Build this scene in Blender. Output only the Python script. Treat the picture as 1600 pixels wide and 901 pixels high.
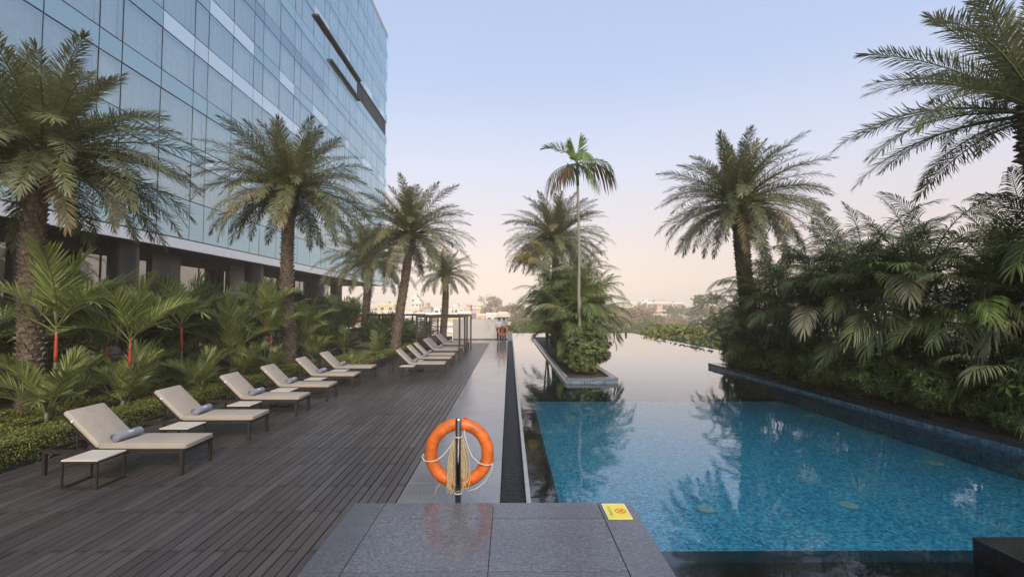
import bpy, bmesh, math, random
from mathutils import Vector, Matrix
R = math.radians
PI = math.pi
sc = bpy.context.scene
for o in list(bpy.data.objects):
    bpy.data.objects.remove(o)

# ------------------------------------------------------------------ camera
cam_d = bpy.data.cameras.new('camera')
cam = bpy.data.objects.new('camera', cam_d)
sc.collection.objects.link(cam)
cam.location = (0, 0, 2.3)
cam.rotation_euler = (R(90 + 2.58), 0, R(-0.32))
cam_d.sensor_width = 36
cam_d.lens = 16.2
cam_d.clip_start = 0.05
cam_d.clip_end = 9000
sc.camera = cam

# ------------------------------------------------------------------ world and sun
SUN_EL = 32.0
SUN_AZ = Vector((0.15, -0.99))           # towards the sun, on the ground plane
w = bpy.data.worlds.new('World')
sc.world = w
w.use_nodes = True
nt = w.node_tree
nt.nodes.clear()
out = nt.nodes.new('ShaderNodeOutputWorld')
bg = nt.nodes.new('ShaderNodeBackground')
sky = nt.nodes.new('ShaderNodeTexSky')
sky.sky_type = 'NISHITA'
sky.sun_disc = False
sky.sun_elevation = R(SUN_EL)
sky.sun_rotation = math.atan2(SUN_AZ.x, SUN_AZ.y)
sky.air_density = 1.0
sky.dust_density = 2.0
bg.inputs['Strength'].default_value = 0.12
tc = nt.nodes.new('ShaderNodeTexCoord')
sp = nt.nodes.new('ShaderNodeSeparateXYZ')
rp = nt.nodes.new('ShaderNodeValToRGB')
nt.links.new(tc.outputs['Generated'], sp.inputs[0])
nt.links.new(sp.outputs['Z'], rp.inputs[0])
el = rp.color_ramp.elements
SKYK = 7.4
stops = [(0.0, (.66, .50, .415)), (.08, (.55, .43, .38)), (.18, (.47, .42, .435)), (.29, (.405, .425, .51)),
         (.45, (.285, .35, .50)), (.60, (.26, .325, .47)), (1.0, (.26, .33, .47))]
while len(el) < len(stops):
    el.new(.5)
for e, (p, c) in zip(el, stops):
    e.position = p
    e.color = (*c, 1)
sc1 = nt.nodes.new('ShaderNodeVectorMath'); sc1.operation = 'SCALE'; sc1.inputs['Scale'].default_value = SKYK
nt.links.new(rp.outputs[0], sc1.inputs[0])
mx = nt.nodes.new('ShaderNodeMix'); mx.data_type = 'RGBA'; mx.inputs[0].default_value = 0.90
nt.links.new(sky.outputs[0], mx.inputs[6])
nt.links.new(sc1.outputs[0], mx.inputs[7])
nt.links.new(mx.outputs[2], bg.inputs['Color'])
nt.links.new(bg.outputs[0], out.inputs['Surface'])

sun_d = bpy.data.lights.new('sun', 'SUN')
sun_d.energy = 1.85
sun_d.angle = R(24)
sun_d.color = (1.0, .90, .78)
sun = bpy.data.objects.new('sun', sun_d)
sc.collection.objects.link(sun)
tosun = Vector((SUN_AZ.normalized().x * math.cos(R(SUN_EL)), SUN_AZ.normalized().y * math.cos(R(SUN_EL)), math.sin(R(SUN_EL))))
sun.rotation_euler = tosun.to_track_quat('Z', 'Y').to_euler()

sc.view_settings.view_transform = 'Standard'
sc.view_settings.look = 'None'
sc.view_settings.exposure = 1.15
sc.view_settings.gamma = 1
sc.view_settings.use_curve_mapping = False
sc.cycles.max_bounces = 8
sc.cycles.transparent_max_bounces = 16
sc.cycles.diffuse_bounces = 3
sc.cycles.glossy_bounces = 4

# ------------------------------------------------------------------ helpers
C = sc.collection
def link(o, parent=None, **kw):
    C.objects.link(o)
    if parent is not None:
        o.parent = parent
    for k, v in kw.items():
        if v is not None:
            o[k] = v
    return o
def thing(name, label, cat, loc=(0, 0, 0), rz=0, group=None):
    o = bpy.data.objects.new(name, None)
    o.empty_display_size = .2
    o.location = loc
    o.rotation_euler = (0, 0, rz)
    return link(o, None, label=label, category=cat, group=group)
def place(name, mesh, parent=None, loc=(0, 0, 0), rot=(0, 0, 0), scale=(1, 1, 1), **kw):
    o = bpy.data.objects.new(name, mesh)
    o.location = loc; o.rotation_euler = rot; o.scale = scale
    return link(o, parent, **kw)

class MB:
    def __init__(s):
        s.v = []; s.f = []; s.m = []; s.sm = []
    def add(s, vs, fs, mi=0, smooth=False):
        b = len(s.v)
        s.v.extend(vs)
        for f in fs:
            s.f.append([b + i for i in f]); s.m.append(mi); s.sm.append(smooth)
    def box(s, x0, x1, y0, y1, z0, z1, mi=0):
        s.add([(x0,y0,z0),(x1,y0,z0),(x1,y1,z0),(x0,y1,z0),(x0,y0,z1),(x1,y0,z1),(x1,y1,z1),(x0,y1,z1)],
              [(3,2,1,0),(4,5,6,7),(0,1,5,4),(1,2,6,5),(2,3,7,6),(3,0,4,7)], mi)
    def bar(s, a, b, wd, ht, mi=0):
        a = Vector(a); b = Vector(b); d = (b - a).normalized()
        up = Vector((0, 0, 1)) if abs(d.z) < .95 else Vector((0, 1, 0))
        sd = d.cross(up).normalized() * wd / 2; u = sd.cross(d).normalized() * ht / 2
        vs = [tuple(p + i * sd + j * u) for p in (a, b) for i, j in ((-1,-1),(1,-1),(1,1),(-1,1))]
        s.add(vs, [(0,1,2,3),(7,6,5,4),(0,4,5,1),(1,5,6,2),(2,6,7,3),(3,7,4,0)], mi)
    def tube(s, pts, rad, n=8, mi=0, cap=True, smooth=True):
        pts = [Vector(p) for p in pts]
        if not hasattr(rad, '__len__'): rad = [rad] * len(pts)
        b = len(s.v); prev = None
        for i, p in enumerate(pts):
            d = (pts[min(i+1, len(pts)-1)] - pts[max(i-1, 0)])
            d = d.normalized() if d.length > 1e-9 else Vector((0,0,1))
            if prev is None:
                u = d.cross(Vector((0, 0, 1)))
                if u.length < .05: u = d.cross(Vector((0, 1, 0)))
            else:
                u = prev - d * prev.dot(d)
            u.normalize(); prev = u; v = d.cross(u)
            for k in range(n):
                a = 2 * PI * k / n
                s.v.append(tuple(p + (u * math.cos(a) + v * math.sin(a)) * rad[i]))
        for i in range(len(pts) - 1):
            for k in range(n):
                k2 = (k + 1) % n
                s.f.append([b+i*n+k, b+i*n+k2, b+(i+1)*n+k2, b+(i+1)*n+k]); s.m.append(mi); s.sm.append(smooth)
        if cap:
            s.f.append([b + k for k in range(n)][::-1]); s.m.append(mi); s.sm.append(False)
            e = b + (len(pts)-1)*n
            s.f.append([e + k for k in range(n)]); s.m.append(mi); s.sm.append(False)
    def torus(s, c, Rr, r, n=48, m=16, mi=0, axis='Y'):
        b = len(s.v)
        for i in range(n):
            a = 2*PI*i/n
            for k in range(m):
                t = 2*PI*k/m
                rr = Rr + r*math.cos(t)
                x, z, y = rr*math.cos(a), rr*math.sin(a), r*math.sin(t)
                s.v.append((c[0]+x, c[1]+y, c[2]+z) if axis == 'Y' else (c[0]+x, c[1]+z, c[2]+y))
        for i in range(n):
            for k in range(m):
                i2, k2 = (i+1) % n, (k+1) % m
                s.f.append([b+i*m+k, b+i*m+k2, b+i2*m+k2, b+i2*m+k]); s.m.append(mi); s.sm.append(True)
    def ell(s, c, r, n=10, m=6, mi=0):
        b = len(s.v); s.v.append((c[0], c[1], c[2]-r[2]))
        for j in range(1, m):
            t = -PI/2 + PI*j/m
            for k in range(n):
                a = 2*PI*k/n
                s.v.append((c[0]+r[0]*math.cos(t)*math.cos(a), c[1]+r[1]*math.cos(t)*math.sin(a), c[2]+r[2]*math.sin(t)))
        s.v.append((c[0], c[1], c[2]+r[2])); top = len(s.v)-1
        def q(f): s.f.append(f); s.m.append(mi); s.sm.append(True)
        for k in range(n):
            k2 = (k+1) % n
            q([b, b+1+k2, b+1+k])
            for j in range(m-2):
                q([b+1+j*n+k, b+1+j*n+k2, b+1+(j+1)*n+k2, b+1+(j+1)*n+k])
            q([b+1+(m-2)*n+k, b+1+(m-2)*n+k2, top])
    def mesh(s, name, mats):
        me = bpy.data.meshes.new(name)
        me.from_pydata(s.v, [], s.f)
        for m in (mats if isinstance(mats, (list, tuple)) else [mats]):
            me.materials.append(m)
        me.polygons.foreach_set('material_index', s.m)
        me.polygons.foreach_set('use_smooth', s.sm)
        me.update()
        return me
    def build(s, name, mats, parent=None, loc=(0,0,0), rot=(0,0,0), **kw):
        return place(name, s.mesh(name, mats), parent, loc, rot, **kw)

def rbox(name, x0, x1, y0, y1, z0, z1, r, mat, seg=3):
    bm = bmesh.new()
    bmesh.ops.create_cube(bm, size=1)
    for v in bm.verts:
        v.co = Vector(((x0+x1)/2 + v.co.x*(x1-x0), (y0+y1)/2 + v.co.y*(y1-y0), (z0+z1)/2 + v.co.z*(z1-z0)))
    bmesh.ops.bevel(bm, geom=bm.edges[:], offset=r, segments=seg, profile=.5, affect='EDGES')
    me = bpy.data.meshes.new(name)
    for f in bm.faces: f.smooth = r > .012
    bm.to_mesh(me); bm.free()
    me.materials.append(mat)
    return me

# ------------------------------------------------------------------ materials
class NT:
    def __init__(s, name):
        s.mat = bpy.data.materials.new(name); s.mat.use_nodes = True
        s.t = s.mat.node_tree; s.t.nodes.clear()
        s.out = s.n('ShaderNodeOutputMaterial')
    def n(s, typ, **kw):
        x = s.t.nodes.new(typ)
        for k, v in kw.items(): setattr(x, k, v)
        return x
    def l(s, a, b): s.t.links.new(a, b)
    def set(s, sock, val):
        if hasattr(val, 'is_linked') or isinstance(val, bpy.types.NodeSocket): s.l(val, sock)
        elif isinstance(val, tuple) and len(val) == 3 and sock.type == 'RGBA': sock.default_value = (*val, 1)
        else: sock.default_value = val
    def pos(s, scale=(1, 1, 1)):
        g = s.n('ShaderNodeNewGeometry')
        m = s.n('ShaderNodeMapping'); m.inputs['Scale'].default_value = scale
        s.l(g.outputs['Position'], m.inputs[0]); return m.outputs[0]
    def obj(s, scale=(1, 1, 1)):
        g = s.n('ShaderNodeTexCoord')
        m = s.n('ShaderNodeMapping'); m.inputs['Scale'].default_value = scale
        s.l(g.outputs['Object'], m.inputs[0]); return m.outputs[0]
    def noise(s, vec, scale, detail=4, rough=.55):
        x = s.n('ShaderNodeTexNoise'); x.inputs['Scale'].default_value = scale
        x.inputs['Detail'].default_value = detail; x.inputs['Roughness'].default_value = rough
        s.l(vec, x.inputs['Vector']); return x.outputs['Fac']
    def ramp(s, fac, stops):
        x = s.n('ShaderNodeValToRGB'); e = x.color_ramp.elements
        while len(e) < len(stops): e.new(.5)
        for a, (p, c) in zip(e, stops):
            a.position = p; a.color = (*c, 1) if len(c) == 3 else c
        s.l(fac, x.inputs[0]); return x.outputs[0]
    def mix(s, f, a, b, mode='MIX'):
        x = s.n('ShaderNodeMix'); x.data_type = 'RGBA'; x.blend_type = mode
        s.set(x.inputs[0], f); s.set(x.inputs[6], a); s.set(x.inputs[7], b)
        return x.outputs[2]
    def math(s, op, a, b=0.0, c=0.0):
        x = s.n('ShaderNodeMath'); x.operation = op
        s.set(x.inputs[0], a); s.set(x.inputs[1], b); s.set(x.inputs[2], c); return x.outputs[0]
    def rnd(s):
        a = s.n('ShaderNodeObjectInfo').outputs['Random']
        b = s.n('ShaderNodeNewGeometry').outputs['Random Per Island']
        return s.math('FRACT', s.math('ADD', a, b))
    def bsdf(s, color, rough=.6, metal=0, spec=.5, bump=None, bstr=.2, bdist=.01, **kw):
        p = s.n('ShaderNodeBsdfPrincipled')
        s.set(p.inputs['Base Color'], color); s.set(p.inputs['Roughness'], rough)
        p.inputs['Metallic'].default_value = metal; p.inputs['Specular IOR Level'].default_value = spec
        if bump is not None:
            b = s.n('ShaderNodeBump'); b.inputs['Strength'].default_value = bstr; b.inputs['Distance'].default_value = bdist
            s.l(bump, b.inputs['Height']); s.l(b.outputs[0], p.inputs['Normal'])
        for k, v in kw.items(): s.set(p.inputs[k], v)
        return p
    def done(s, sh):
        s.l(sh.outputs[0], s.out.inputs['Surface']); return s.mat

def m_plain(name, col, rough=.6, metal=0, var=.12, sc_=6, bump=.15, spec=.5):
    t = NT(name); n = t.noise(t.pos(), sc_, 5)
    c = t.ramp(n, [(.3, tuple(x*(1-var) for x in col)), (.7, tuple(min(1, x*(1+var)) for x in col))])
    n2 = t.noise(t.pos(), 60, 3)
    return t.done(t.bsdf(c, rough, metal, spec, n2, bump, .004))

def m_granite(name, col, rough, gsc=90):
    t = NT(name)
    v = t.n('ShaderNodeTexVoronoi'); v.inputs['Scale'].default_value = gsc; t.l(t.pos(), v.inputs['Vector'])
    fl = t.noise(t.pos((1, 2.2, 1)), 45, 4, .7)
    big = t.noise(t.pos(), 1.3, 4)
    c = t.ramp(fl, [(.34, tuple(x*.35 for x in col)), (.50, col), (.60, tuple(x*1.6 for x in col)), (.70, tuple(min(1, x*2.8) for x in col))])
    c = t.mix(.25, c, t.ramp(v.outputs['Color'], [(0, tuple(x*.45 for x in col)), (1, tuple(x*1.7 for x in col))]))
    c = t.mix(t.math('MULTIPLY', t.rnd(), .35), c, tuple(x*.62 for x in col))
    c = t.mix(t.math('MULTIPLY', t.ramp(big, [(.4, (0,0,0)), (.62, (1,1,1))]), .35), c, tuple(x*.6 for x in col))
    r = t.n('ShaderNodeMapRange'); t.l(t.noise(t.pos(), .9, 3), r.inputs[0])
    r.inputs[1].default_value = .3; r.inputs[2].default_value = .7; r.inputs[3].default_value = rough*.8; r.inputs[4].default_value = rough*1.3
    return t.done(t.bsdf(c, r.outputs[0], 0, .5, fl, .06, .003))

def m_deck():
    t = NT('weathered_deck_wood')
    g = t.noise(t.pos((38, 1.1, 10)), 2.2, 6, .7)
    big = t.noise(t.pos(), .7, 4)
    r = t.rnd()
    c = t.ramp(r, [(0, (.030, .023, .022)), (.35, (.060, .049, .046)), (.7, (.085, .072, .070)), (1, (.125, .110, .106))])
    c = t.mix(.55, c, t.ramp(g, [(.3, (.018, .015, .015)), (.55, (.088, .074, .070)), (.75, (.18, .155, .148))]))
    c = t.mix(t.math('MULTIPLY', t.ramp(big, [(.35, (1,1,1)), (.6, (0,0,0))]), .35), c, (.035, .032, .036))
    so = t.n('ShaderNodeSeparateXYZ'); t.l(t.n('ShaderNodeTexCoord').outputs['Object'], so.inputs[0])
    endd = t.ramp(t.math('ABSOLUTE', so.outputs[1]), [(.465, (0, 0, 0)), (.5, (1, 1, 1))])
    c = t.mix(t.math('MULTIPLY', endd, .55), c, (.018, .015, .017))
    grv = t.n('ShaderNodeTexWave'); grv.wave_type = 'BANDS'; grv.bands_direction = 'X'
    grv.inputs['Scale'].default_value = 28; t.l(t.pos(), grv.inputs['Vector'])
    h = t.math('ADD', t.math('MULTIPLY', g, .8), t.math('MULTIPLY', grv.outputs['Fac'], .25))
    return t.done(t.bsdf(c, t.math('MULTIPLY_ADD', g, .25, .20), 0, .5, h, .35, .004))

def m_tile(name, axes, size, c1, c2, grout, rough=.15):
    t = NT(name)
    g = t.n('ShaderNodeNewGeometry'); s3 = t.n('ShaderNodeSeparateXYZ'); t.l(g.outputs['Position'], s3.inputs[0])
    cb = t.n('ShaderNodeCombineXYZ'); t.l(s3.outputs[axes[0]], cb.inputs[0]); t.l(s3.outputs[axes[1]], cb.inputs[1])
    b = t.n('ShaderNodeTexBrick'); b.offset = 0; b.squash = 1
    b.inputs['Scale'].default_value = 1; b.inputs['Brick Width'].default_value = size; b.inputs['Row Height'].default_value = size
    b.inputs['Mortar Size'].default_value = size*.08; b.inputs['Mortar Smooth'].default_value = .1; b.inputs['Bias'].default_value = 0
    t.set(b.inputs['Color1'], c1); t.set(b.inputs['Color2'], c2); t.set(b.inputs['Mortar'], grout)
    t.l(cb.outputs[0], b.inputs['Vector'])
    wn = t.n('ShaderNodeTexWhiteNoise'); sn = t.n('ShaderNodeVectorMath'); sn.operation = 'SNAP'
    sn.inputs[1].default_value = (size, size, 1); t.l(cb.outputs[0], sn.inputs[0]); t.l(sn.outputs[0], wn.inputs['Vector'])
    k = t.ramp(wn.outputs['Value'], [(0, (.30, .40, .48)), (.3, (.7, .8, .82)), (.7, (1.05, 1.05, 1.05)), (1, (1.7, 1.45, 1.3))])
    c = t.mix(1.0, b.outputs['Color'], k, 'MULTIPLY')
    return t.done(t.bsdf(c, rough, 0, .5))

def m_water():
    t = NT('pool_water')
    tr = t.n('ShaderNodeBsdfTransparent'); tr.inputs[0].default_value = (.84, .98, 1.0, 1)
    gl = t.n('ShaderNodeBsdfGlossy'); gl.inputs['Roughness'].default_value = 0.0
    p = t.pos()
    h = t.math('ADD', t.math('MULTIPLY', t.noise(p, 1.1, 2), 1.0), t.math('MULTIPLY', t.noise(p, 5.5, 3, .5), .16))
    b = t.n('ShaderNodeBump'); b.inputs['Strength'].default_value = .055; b.inputs['Distance'].default_value = .10
    t.l(h, b.inputs['Height']); t.l(b.outputs[0], gl.inputs['Normal'])
    fr = t.n('ShaderNodeFresnel'); fr.inputs['IOR'].default_value = 1.34; t.l(b.outputs[0], fr.inputs['Normal'])
    mx = t.n('ShaderNodeMixShader'); t.l(t.math('MINIMUM', t.math('MULTIPLY_ADD', fr.outputs[0], 1.6, .04), 1.0), mx.inputs[0])
    t.l(tr.outputs[0], mx.inputs[1]); t.l(gl.outputs[0], mx.inputs[2])
    return t.done(mx)

def m_glass(name, tint, trans, base=.12, ior=1.7, wav=.02):
    t = NT(name)
    tr = t.n('ShaderNodeBsdfTransparent'); t.l(t.mix(t.rnd(), trans, tuple(x*.72 for x in trans)), tr.inputs[0])
    gl = t.n('ShaderNodeBsdfGlossy'); gl.inputs['Roughness'].default_value = .01; gl.inputs[0].default_value = (*tint, 1)
    b = t.n('ShaderNodeBump'); b.inputs['Strength'].default_value = wav; b.inputs['Distance'].default_value = .3
    t.l(t.noise(t.pos(), .5, 2), b.inputs['Height']); t.l(b.outputs[0], gl.inputs['Normal'])
    fr = t.n('ShaderNodeFresnel'); fr.inputs['IOR'].default_value = ior
    mx = t.n('ShaderNodeMixShader'); t.l(t.math('MINIMUM', t.math('ADD', fr.outputs[0], base), 1.0), mx.inputs[0])
    t.l(tr.outputs[0], mx.inputs[1]); t.l(gl.outputs[0], mx.inputs[2])
    return t.done(mx)

def m_spandrel(name, col, tint, base):
    t = NT(name)
    d = t.n('ShaderNodeBsdfDiffuse')
    c = t.mix(t.rnd(), tuple(x*.85 for x in col), tuple(x*1.15 for x in col)); t.l(c, d.inputs[0])
    gl = t.n('ShaderNodeBsdfGlossy'); gl.inputs['Roughness'].default_value = .02; gl.inputs[0].default_value = (*tint, 1)
    fr = t.n('ShaderNodeFresnel'); fr.inputs['IOR'].default_value = 1.6
    mx = t.n('ShaderNodeMixShader'); t.l(t.math('MINIMUM', t.math('ADD', fr.outputs[0], base), 1.0), mx.inputs[0])
    t.l(d.outputs[0], mx.inputs[1]); t.l(gl.outputs[0], mx.inputs[2])
    return t.done(mx)

def m_leaf(name, dark, light, rough=.42, trans=.25, dead=None, spec=.5):
    t = NT(name)
    r = t.rnd()
    c = t.mix(r, dark, light)
    n = t.noise(t.pos(), 1.7, 3)
    c = t.mix(t.math('MULTIPLY', t.ramp(n, [(.35, (1,1,1)), (.65, (0,0,0))]), .45), c, tuple(x*.6 for x in dark))
    if dead:
        o = t.n('ShaderNodeObjectInfo').outputs['Random']
        c = t.mix(t.ramp(o, [(.86, (0,0,0)), (.93, (.7,.7,.7))]), c, dead)
    p = t.bsdf(c, rough, 0, spec*.6)
    tl = t.n('ShaderNodeBsdfTranslucent'); t.l(t.mix(.5, c, light), tl.inputs[0])
    mx = t.n('ShaderNodeMixShader'); mx.inputs[0].default_value = trans
    t.l(p.outputs[0], mx.inputs[1]); t.l(tl.outputs[0], mx.inputs[2])
    return t.done(mx)

def m_fabric(name, col):
    t = NT(name)
    n = t.noise(t.pos(), 3, 3)
    wv = t.noise(t.obj((260, 260, 260)), 1.0, 2)
    c = t.ramp(n, [(.3, tuple(x*.9 for x in col)), (.7, tuple(x*1.08 for x in col))])
    c = t.mix(.25, c, t.ramp(wv, [(.3, tuple(x*.6 for x in col)), (.7, tuple(min(1, x*1.3) for x in col))]))
    wr = t.noise(t.pos((1, 1, 1)), 7, 3, .6)
    h = t.math('ADD', t.math('MULTIPLY', wv, .1), wr)
    return t.done(t.bsdf(c, .9, 0, .2, h, .55, .022))

def m_bark(name, dark, light, scale=9):
    t = NT(name)
    n = t.noise(t.pos((1, 1, .5)), scale, 6, .7)
    c = t.ramp(n, [(.3, dark), (.7, light)])
    c = t.mix(t.math('MULTIPLY', t.rnd(), .5), c, tuple(x*.55 for x in dark))
    return t.done(t.bsdf(c, .85, 0, .2, n, .5, .02))

M = {}
M['granite'] = m_granite('grey_granite', (.120, .122, .137), .20)
M['granite_path'] = m_granite('pale_granite', (.20, .20, .212), .12)
M['granite_dark'] = m_granite('black_granite', (.022, .024, .027), .10)
M['deck'] = m_deck()
M['joist'] = m_plain('dark_gap', (.012, .011, .011), .9)
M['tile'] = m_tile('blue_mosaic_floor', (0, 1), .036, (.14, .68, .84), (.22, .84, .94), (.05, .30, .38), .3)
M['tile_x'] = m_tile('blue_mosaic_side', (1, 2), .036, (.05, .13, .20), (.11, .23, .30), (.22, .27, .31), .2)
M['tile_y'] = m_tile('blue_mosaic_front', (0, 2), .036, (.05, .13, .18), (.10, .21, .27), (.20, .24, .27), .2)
M['water'] = m_water()
M['soil'] = m_plain('brown_soil', (.045, .032, .024), .95, 0, .4, 9, .8)
M['pebble'] = m_plain('black_pebbles', (.022, .022, .024), .28, 0, .6, 40)
M['rim'] = m_plain('pale_stone_rim', (.34, .34, .36), .4)
M['bronze'] = m_plain('dark_bronze_metal', (.040, .030, .025), .45, .35, .15)
M['cushion'] = m_fabric('beige_fabric', (.39, .335, .275))
M['cushion_grey'] = m_fabric('taupe_fabric', (.30, .265, .25))
M['table'] = m_plain('ivory_table_top', (.56, .51, .43), .5, 0, .06)
M['towel'] = m_fabric('grey_towel', (.27, .275, .33))
M['towel_dark'] = m_fabric('dark_towel', (.05, .05, .06))
M['mark'] = m_plain('white_embroidery', (.75, .75, .8), .8)
M['steel'] = m_plain('brushed_steel', (.42, .40, .39), .18, 1.0, .1)
M['orange'] = m_plain('orange_buoy', (.58, .125, .014), .5, 0, .32, 11)
M['seam'] = m_plain('orange_seam', (.42, .08, .01), .6)
M['rope'] = m_plain('tan_rope', (.46, .37, .20), .85, 0, .35, 60)
M['rope_w'] = m_plain('pale_rope', (.55, .52, .46), .8, 0, .2, 60)
M['yellow'] = m_plain('yellow_plate', (.80, .68, .07), .35, 0, .05)
M['red'] = m_plain('red_ink', (.55, .06, .02), .6)
M['ink'] = m_plain('olive_ink', (.28, .24, .05), .6)
M['white'] = m_plain('white_ink', (.8, .8, .75), .6)
M['fitting'] = m_plain('pale_pool_fitting', (.62, .82, .60), .5)
M['red_stem'] = m_plain('red_palm_stem', (.42, .055, .028), .4, 0, .25, 12)
M['cane'] = m_plain('green_cane', (.10, .13, .06), .5, 0, .4, 14)
M['areca_trunk'] = m_plain('grey_ringed_trunk', (.25, .23, .19), .8, 0, .25, 20)
M['bark'] = m_bark('palm_bark', (.075, .055, .042), (.26, .205, .155))
M['boot'] = m_bark('leaf_base_stubs', (.12, .088, .066), (.33, .26, .195), 14)
M['rachis'] = m_plain('green_rachis', (.13, .14, .05), .5, 0, .2)
M['date'] = m_leaf('date_palm_leaf', (.13, .145, .068), (.31, .315, .165), .45, .22, (.30, .22, .11))
M['lip'] = m_leaf('red_palm_leaf', (.09, .145, .030), (.42, .44, .15), .40, .28)
M['lipdark'] = m_leaf('dark_palm_leaf', (.065, .10, .032), (.24, .27, .10), .42, .2)
M['areca'] = m_leaf('areca_leaf', (.06, .095, .030), (.28, .31, .13), .40, .25, (.42, .38, .27))
M['areca2'] = m_leaf('areca_leaf_green', (.075, .14, .026), (.28, .35, .09), .38, .25, (.42, .36, .22))
M['brown_frond'] = m_leaf('withered_leaf', (.17, .11, .05), (.36, .25, .12), .7, .3)
M['shrub'] = m_leaf('glossy_shrub_leaf', (.055, .095, .022), (.26, .31, .08), .32, .15)
M['shrub2'] = m_leaf('umbrella_shrub_leaf', (.038, .065, .018), (.20, .23, .075), .32, .15)
M['hedge'] = m_leaf('hedge_leaf', (.11, .14, .026), (.40, .40, .09), .5, .3)
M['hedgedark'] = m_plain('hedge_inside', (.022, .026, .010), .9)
M['white_fascia'] = m_plain('white_panel', (.86, .87, .88), .4, 0, .02)
M['soffit'] = m_plain('grey_soffit', (.10, .10, .105), .5, 0, .15, 2)
M['soffit_wood'] = m_plain('warm_soffit', (.62, .42, .26), .6, 0, .2, 2)
M['column'] = m_granite('dark_stone_column', (.045, .043, .050), .35, 30)
M['mullion'] = m_plain('dark_mullion', (.035, .038, .045), .4, .4)
M['pane'] = m_glass('blue_glass', (.78, .95, 1.0), (.90, 1.0, .97), .34)
M['pane_low'] = m_glass('ground_floor_glass', (.80, .80, .76), (.30, .34, .34), .30)
M['span'] = m_spandrel('blue_spandrel', (.22, .36, .42), (.72, .92, 1.0), .24)
M['span_pale'] = m_spandrel('pale_spandrel', (.55, .68, .78), (.85, .96, 1.0), .30)
M['span_dark'] = m_spandrel('slate_spandrel', (.18, .26, .33), (.68, .84, 1.0), .18)
M['curtain'] = m_plain('sheer_curtain', (.84, .90, .88), .9, 0, .10, 3)
M['reveal'] = m_plain('pale_wall_end', (.70, .86, .80), .8, 0, .03)
M['interior'] = m_plain('dark_interior', (.05, .06, .07), .8)
M['frost'] = m_spandrel('frosted_glass', (.62, .57, .54), (.95, .93, .92), .10)
M['concrete'] = m_plain('grey_concrete', (.30, .29, .28), .85, 0, .15, 3)
M['skin'] = m_plain('brown_skin', (.22, .12, .08), .6)
M['hair'] = m_plain('black_hair', (.012, .010, .010), .5)
M['shirt'] = m_fabric('white_shirt', (.62, .62, .74))
M['shirt2'] = m_fabric('grey_lavender_shirt', (.48, .44, .52))
M['trousers'] = m_fabric('black_trousers', (.02, .02, .024))
M['bird'] = m_plain('dark_feathers', (.045, .048, .058), .6, 0, .4, 30)
M['bird_w'] = m_plain('grey_feathers', (.20, .21, .23), .6, 0, .3, 30)

# ------------------------------------------------------------------ the ground, the podium and the pool
GZ = -10.0
g = MB(); g.box(-4000, 4000, -1500, 6000, GZ - 1, GZ)
t = NT('dry_ground'); n = t.noise(t.pos(), .02, 6); n2 = t.noise(t.pos(), .3, 5)
c = t.ramp(n, [(.35, (.07, .085, .035)), (.5, (.16, .13, .08)), (.65, (.10, .11, .05))])
c = t.mix(.3, c, t.ramp(n2, [(.4, (.05, .06, .03)), (.6, (.24, .19, .13))]))
M['ground'] = t.done(t.bsdf(c, .95, 0, .1))
g.build('ground', M['ground'], kind='structure')
p = MB()
p.box(-60, 0.2, -60, 36.0, GZ, -1.0)
p.box(-60, -17.0, 36.0, 75, GZ, -1.0)
p.box(0.2, 11.82, -60, 44.75, GZ, -1.0)
p.build('podium', M['concrete'], kind='structure')

# pool basin
pf = MB()
pf.box(.62, 11.72, 4.62, 13.9, -.99, -.45); pf.box(.62, 11.72, 17.6, 44.4, -.99, -.45)
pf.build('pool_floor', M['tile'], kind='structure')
pd = MB()
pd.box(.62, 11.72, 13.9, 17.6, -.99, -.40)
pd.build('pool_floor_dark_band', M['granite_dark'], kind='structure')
le = MB()
le.box(.262, .61, 4.40, 44.4, -.99, -.06); le.box(1.14, 11.72, -3, 4.60, -.99, -.055)
le.build('underwater_ledge', M['granite_dark'], kind='structure')
wl = MB()
wl.box(11.72, 11.80, -3, 44.5, -.99, -.004); wl.box(.262, 11.72, 44.4, 44.5, -.99, -.004)
wl.build('pool_edge', M['granite_dark'], kind='structure')
wa = MB()
wa.add([(.262, 4.4, 0), (1.145, 4.4, 0), (1.145, -3, 0), (11.80, -3, 0), (11.80, 44.5, 0), (.262, 44.5, 0)], [(0,1,2,3,4,5)])
wa.build('pool_water', M['water'], kind='structure')
rim = MB(); rim.box(.205, .26, 4.40, 44.5, -.9, .010)
rim.build('channel_rim', M['rim'], kind='structure')
ch = MB(); ch.box(-.105, .203, 4.40, 35.0, -.9, -.14)
ch.build('drain_channel', M['joist'], kind='structure')
# pebbles
random.seed(5)
pb = MB()
def pebble(mb, x, y, z, r):
    a = random.random()*6.28; ca, sa = math.cos(a), math.sin(a)
    rx, ry, rz = r*random.uniform(.8, 1.3), r*random.uniform(.6, 1), r*random.uniform(.45, .8)
    vs = [(0,0,1),(1,0,.1),(.3,.9,-.05),(-.8,.55,.1),(-.8,-.6,-.05),(.35,-.95,.1)]
    vv = [(x+(u*rx)*ca-(v*ry)*sa, y+(u*rx)*sa+(v*ry)*ca, z+w_*rz) for u, v, w_ in vs]
    mb.add(vv, [(0,1,2),(0,2,3),(0,3,4),(0,4,5),(0,5,1)], 0, True)
y = 5.0
while y < 35:
    st = .017 if y < 13 else (.024 if y < 20 else .036)
    x = -.10
    while x < .2:
        pebble(pb, x+random.uniform(-.006,.006), y+random.uniform(-.006,.006), -.115+random.uniform(-.012,.012), st*.62)
        x += st
    y += st
pb.build('channel_pebbles', M['pebble'], label='black pebbles filling the drain channel beside the pool', category='pebbles', kind='stuff')

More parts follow.
